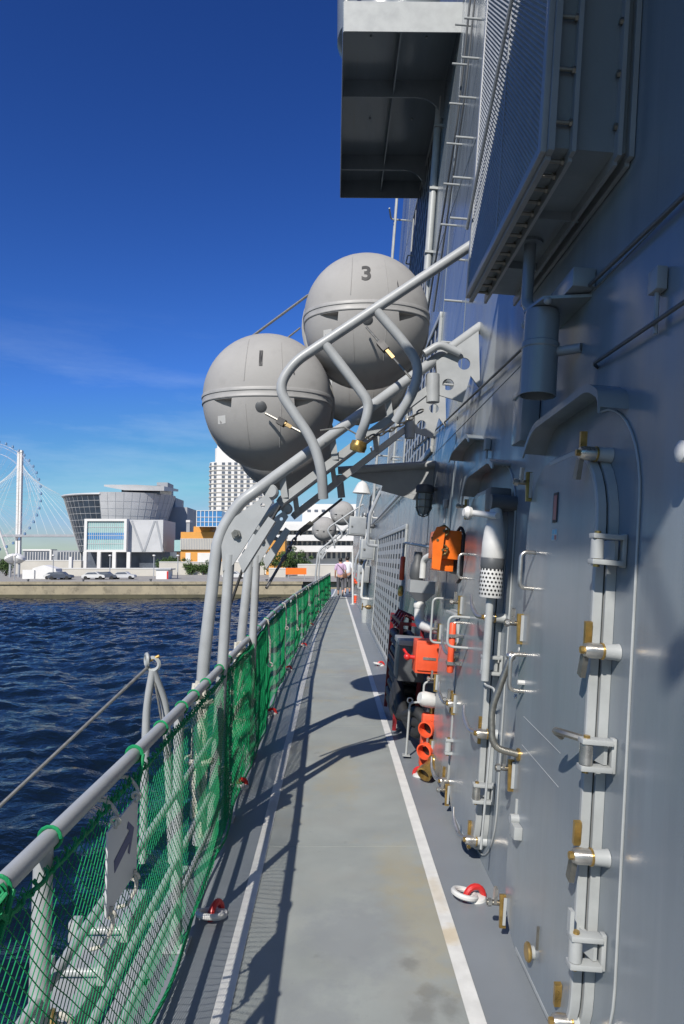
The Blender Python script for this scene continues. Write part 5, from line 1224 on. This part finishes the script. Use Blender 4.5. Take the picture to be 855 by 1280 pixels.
# ---- long terraced white building
LY = 168.0
t = thing('terraced_building', 'long white building with stacked balcony terraces beyond the bow', 'building')
pbox(MB('white_wall'), 300, 652, 470, 706, LY + 4, 16, GZ).build('core', t)
pbox(MB('white_wall'), 378, 630, 470, 653, LY + 8, 14).build('upper_block', t)
for (y0_, y1_) in ((655, 663), (668.5, 676), (682, 690)):
    pbox(MB('white_wall'), 330 + (y0_ - 655) * .3, y0_, 470, y1_, LY, 6).build('balcony', t)
for (y0_, y1_) in ((663.5, 668), (676.5, 681.5), (690.5, 698)):
    w_ = pbox(MB('window_dark'), 332, y0_, 470, y1_, LY + 3.8, .19).build('window_band', t)
    for i in range(22): px = 334 + i * 6.1; pbox(MB('white_wall'), px, y0_ - .3, px + 1.6 + (i % 3) * .6, y1_ + .3, LY + 3.6, .18).build('pier', w_)
for i in range(9): px = 384 + i * 9; pbox(MB('window_dark'), px, 637, px + 4.5, 640, LY + 7.9, .09).build('window', t)
t = thing('annex_building', 'yellow annex block behind trees by the davits', 'building'); pbox(MB('orange_wall'), 333, 672, 356, 706, LY - 8, 6, GZ).build('wall', t); pbox(MB('white_wall'), 332, 670, 357, 673, LY - 8.5, 7).build('cornice', t)
# ---- banner and kiosk
t = thing('orange_banner', 'bright orange banner board on the quay beyond the net', 'banner')
pbox(MB('orange'), 357, 710, 383, 718, 128, .3).build('board', t)
for px in (360, 380): pbox(MB('grey_paint'), px, 716, px + .8, 728, 128.05, .12, GZ).build('post', t)
t = thing('kiosk', 'white box kiosk on the quay before the museum', 'kiosk'); pbox(MB('white_wall'), 195, 712, 210, 725, 128, 3, GZ).build('body', t); pbox(MB('grey_clad'), 194, 711, 213.5, 712.3, 127.8, 4).build('roof', t); pbox(MB('red'), 208.5, 714, 210.2, 725, 127.95, .05).build('panel', t)
t = thing('pavilion', 'pale tent-like block on the quay near the left edge', 'tent'); a_ = at(46, 724, 130)
MB('white_wall').prism([(-2.6, 0), (2.6, 0), (2.3, 1.9), (0, 2.6), (-2.0, 2.0)], 0, 3, lambda a, b_, c: V(a_.x + 1.2 + a, 130 + c, GZ + b_)).build('canopy', t); MB('white_wall').box((a_.x - 2.6, 129.7, GZ), (a_.x - .4, 130.5, GZ + 1.7)).build('board', t)
for i, px in enumerate((13, 24)):
    t = thing('shell_sculpture', ('left' if i == 0 else 'right') + ' of two white shell-like sculptures by the wheel', 'sculpture', group='white sculptures'); p = at(px, 702, 140)
    MB('white_wall').lathe([(.1, -1.3), (.8, -.9), (1.3, .0), (1.0, .5), (.3, .7)], p + V(0, 0, .8), (.5 if i else -.5, 0, 1), 14).build('shell', t); MB('grey_clad').cyl((p.x, p.y, GZ), (p.x, p.y, p.z + .3), .25, 8).build('stem', t)
# ---- lamp posts and street furniture
for i, px in enumerate((18, 66, 137, 192, 222, 319)):
    p = at(px, 725, 124 + i * 2); t = thing('lamp_post', 'slim lamp post on the quay, number %s from the left' % 'one two three four five six'.split()[i], 'lamp post', loc=(p.x, p.y, GZ), group='lamp posts on the quay')
    MB('grey_clad').cyl((0, 0, 0), (0, 0, 4.2), .09, 6).build('pole', t); MB('white_wall').lathe([(.1, 0), (.3, .12), (.25, .35)], (0, 0, 4.2), n=8).build('lantern', t)
# ---- parked cars
def car(px, py, Y, m_, lab, rot=0.0):
    p = at(px, py, Y); t = thing('parked_car', lab, 'car', loc=(p.x, Y, GZ + .004), group='cars parked on the quay'); t.rotation_euler.z = rot
    prof = [(-2.1, .35), (-2.1, .75), (-1.7, .9), (-1.1, 1.35), (.5, 1.42), (1.1, .95), (2.0, .82), (2.15, .55), (2.1, .35)]
    MB(m_).prism(prof, -.82, .82, lambda a, b_, c: V(a, c, b_)).build('body', t)
    MB('window_dark').prism([(-1.5, .95), (-1.0, 1.28), (.42, 1.34), (.9, .97)], -.835, .835, lambda a, b_, c: V(a, c, b_)).build('window', t)
    for x in (-1.35, 1.35):
        for y in (-.78, .78): MB('tyre').lathe([(.2, -.1), (.33, -.09), (.33, .09), (.2, .1)], (x, y, .33), (0, 1, 0), 12).build('wheel', t)
car(76, 724, 125, 'car_dark', 'dark car parked on the quay below the low hall'); car(70, 724, 127, 'white', 'white car parked on the quay left of the dark car')
car(118, 724, 126, 'white', 'white car parked on the quay under the glass box'); car(132, 724, 126.5, 'car_dark', 'dark car parked on the quay right of the white one'); car(155, 724, 127, 'metal_clad', 'silver car parked on the quay near the kiosk')
car(292, 722, 130, 'white', 'white car parked on the quay seen between davit posts')
# ---- trees
def tree(px, py, Y, h, w, lab, seed):
    p = at(px, py, Y); t = thing('tree', lab, 'tree', loc=(p.x, Y, GZ), group='trees behind the quay'); r_ = random.Random(seed)
    mb = MB('bark'); mb.tube([(0, 0, 0), (.1, 0, h * .35), (.05, .1, h * .6)], [.2, .15, .08], 7)
    for i in range(5): a = i * 1.26; mb.tube([(.08, 0, h * .35), (w * .5 * math.cos(a), w * .5 * math.sin(a), h * .65)], [.08, .03], 5)
    mb.build('trunk', t); mb = MB('leaf'); vs = []; fs = []
    cl = [(r_.gauss(0, w * .38), r_.gauss(0, w * .38), h * .62 + r_.gauss(0, h * .17), r_.uniform(.5, 1.0)) for _ in range(34)]
    for cx_, cy_, cz_, cr in cl:
        for _ in range(60):
            d = Vector((r_.gauss(0, 1), r_.gauss(0, 1), r_.gauss(0, 1))).normalized() * cr * r_.uniform(.4, 1.0); c = Vector((cx_, cy_, max(.5, cz_))) + d
            u = Vector((r_.gauss(0, 1), r_.gauss(0, 1), r_.gauss(0, 1))).normalized() * .17; w_ = u.orthogonal().normalized() * .10; k = len(vs); vs += [c - u, c + w_, c + u, c - w_]; fs.append((k, k + 1, k + 2, k + 3))
    mb.add(vs, fs).build('crown', t, ang=180)
tree(205, 703, 165, 4.2, 3.0, 'round bushy tree right of the museum wing', 1); tree(218, 703, 166, 3.8, 2.6, 'smaller bushy tree left of the orange building', 2)
tree(343, 711, 150, 6.0, 3.2, 'dark bushy tree behind the orange banner, left one', 3); tree(360, 711, 152, 5.4, 3.4, 'dark bushy tree behind the orange banner, middle one', 4); tree(376, 709, 155, 4.6, 2.8, 'dark bushy tree behind the orange banner, right one', 5)
tree(240, 703, 160, 2.6, 1.6, 'low shrub in front of the orange building', 6); tree(255, 703, 160, 2.4, 1.6, 'second low shrub before the orange building', 8)
tree(8, 703, 150, 3.6, 1.6, 'small tree by the left sculptures', 7)

# ================================================================== PEOPLE far down the walkway
def skin(verts, edges, radii, m_, lvl=2):
    me = bpy.data.meshes.new('b'); me.from_pydata(verts, edges, []); o = bpy.data.objects.new('b', me); C.objects.link(o)
    md = o.modifiers.new('s', 'SKIN'); md.use_smooth_shade = True
    for i, r in enumerate(radii):
        rr_ = r if isinstance(r, tuple) else (r, r); me.skin_vertices[0].data[i].radius = rr_
    me.skin_vertices[0].data[0].use_root = True
    sb = o.modifiers.new('u', 'SUBSURF'); sb.levels = lvl; sb.render_levels = lvl
    dg = bpy.context.evaluated_depsgraph_get(); r = bpy.data.meshes.new_from_object(o.evaluated_get(dg)); bpy.data.objects.remove(o)
    r.materials.clear(); r.materials.append(M[m_]); r.polygons.foreach_set('use_smooth', [True] * len(r.polygons)); return r
def person(x, y, h, shirt, lab, bag, ph):
    s = h / 1.7; t = thing('person', lab, 'person', loc=(x, y, 0.004)); t.scale = (s, s, s)
    st = .16 * ph
    body_v = [(0, 0, .92), (0, .0, 1.10), (0, .0, 1.30), (0, .0, 1.42), (0, .01, 1.50), (0, .02, 1.60),
              (-.17, 0, 1.38), (-.23, .0, 1.12), (-.24, .10, .90), (.17, 0, 1.38), (.23, -.02, 1.12), (.24, .06, .90),
              (-.09, 0, .86), (-.10, .05 + st * .3, .48), (-.10, -.02 + st, .09), (-.10, .12 + st, .04), (.09, 0, .86), (.10, .05 - st * .3, .48), (.10, -.04 - st, .10), (.10, .10 - st, .04),
              (-.24, .14, .80), (.24, .10, .80)]
    body_e = [(0, 1), (1, 2), (2, 3), (3, 4), (4, 5), (3, 6), (6, 7), (7, 8), (8, 20), (3, 9), (9, 10), (10, 11), (11, 21), (0, 12), (12, 13), (13, 14), (14, 15), (0, 16), (16, 17), (17, 18), (18, 19)]
    rad = [(.14, .10), (.13, .095), (.15, .10), (.09, .08), .055, .085, .06, .045, .034, .06, .045, .034, .085, .06, .04, .035, .085, .06, .04, .035, .03, .03]
    link(skin(body_v, body_e, rad, 'skin'), 'body', t)
    sh_v = [(0, 0, .88), (0, 0, 1.10), (0, 0, 1.32), (0, .0, 1.44), (-.18, 0, 1.385), (-.235, 0, 1.14), (.18, 0, 1.385), (.235, -.02, 1.14)]
    link(skin(sh_v, [(0, 1), (1, 2), (2, 3), (3, 4), (4, 5), (3, 6), (6, 7)], [(.175, .13), (.165, .125), (.185, .13), (.095, .085), .082, .066, .082, .066], shirt), 'shirt', t)
    tr_v = [(0, 0, .94), (-.09, 0, .84), (-.10, .05 + st * .3, .48), (-.10, st * .8, .22), (.09, 0, .84), (.10, .05 - st * .3, .48), (.10, -st * .8, .22)]
    link(skin(tr_v, [(0, 1), (1, 2), (2, 3), (0, 4), (4, 5), (5, 6)], [(.16, .12), .105, .085, .07, .105, .085, .07], 'trouser'), 'trousers', t)
    mb = MB('hair'); mb.ball((0, .0, 1.635), .098, 8, (.92, 1.05, 1.05)); mb.build('hair', t)
    for sx in (-1, 1): mb = MB('ink'); mb.ball((sx * .10, (.06 + st) if sx < 0 else (.04 - st), .035), .05, 6, (.8, 2.4, .7)); mb.build('shoe', t)
    mb = MB('skin'); mb.ball((0, .115, 1.60), .02, 5, (.8, 1.2, 1.4)); 
    for sx in (-1, 1): mb.ball((sx * .09, .01, 1.60), .022, 5, (.5, 1, 1.4))
    mb.build('face_and_ears', t)
    if bag:
        MB('leather').box((.10, -.20, .80), (.30, -.10, 1.02), .03).build('shoulder_bag', t)
        MB('ink').tube([(.22, -.16, 1.0), (.05, -.145, 1.25), (-.13, -.09, 1.42), (-.12, .05, 1.44)], .016, 6).build('bag_strap', t)
pp = at_z(424, 744, 0.0); person(.29, 28.8, 1.56, 'lilac', 'person in lilac shirt with shoulder bag walking away on the deck', True, 1)
person(.62, 30.6, 1.62, 'shirt_white', 'person in white shirt walking beside the lilac-shirted one', False, -1)
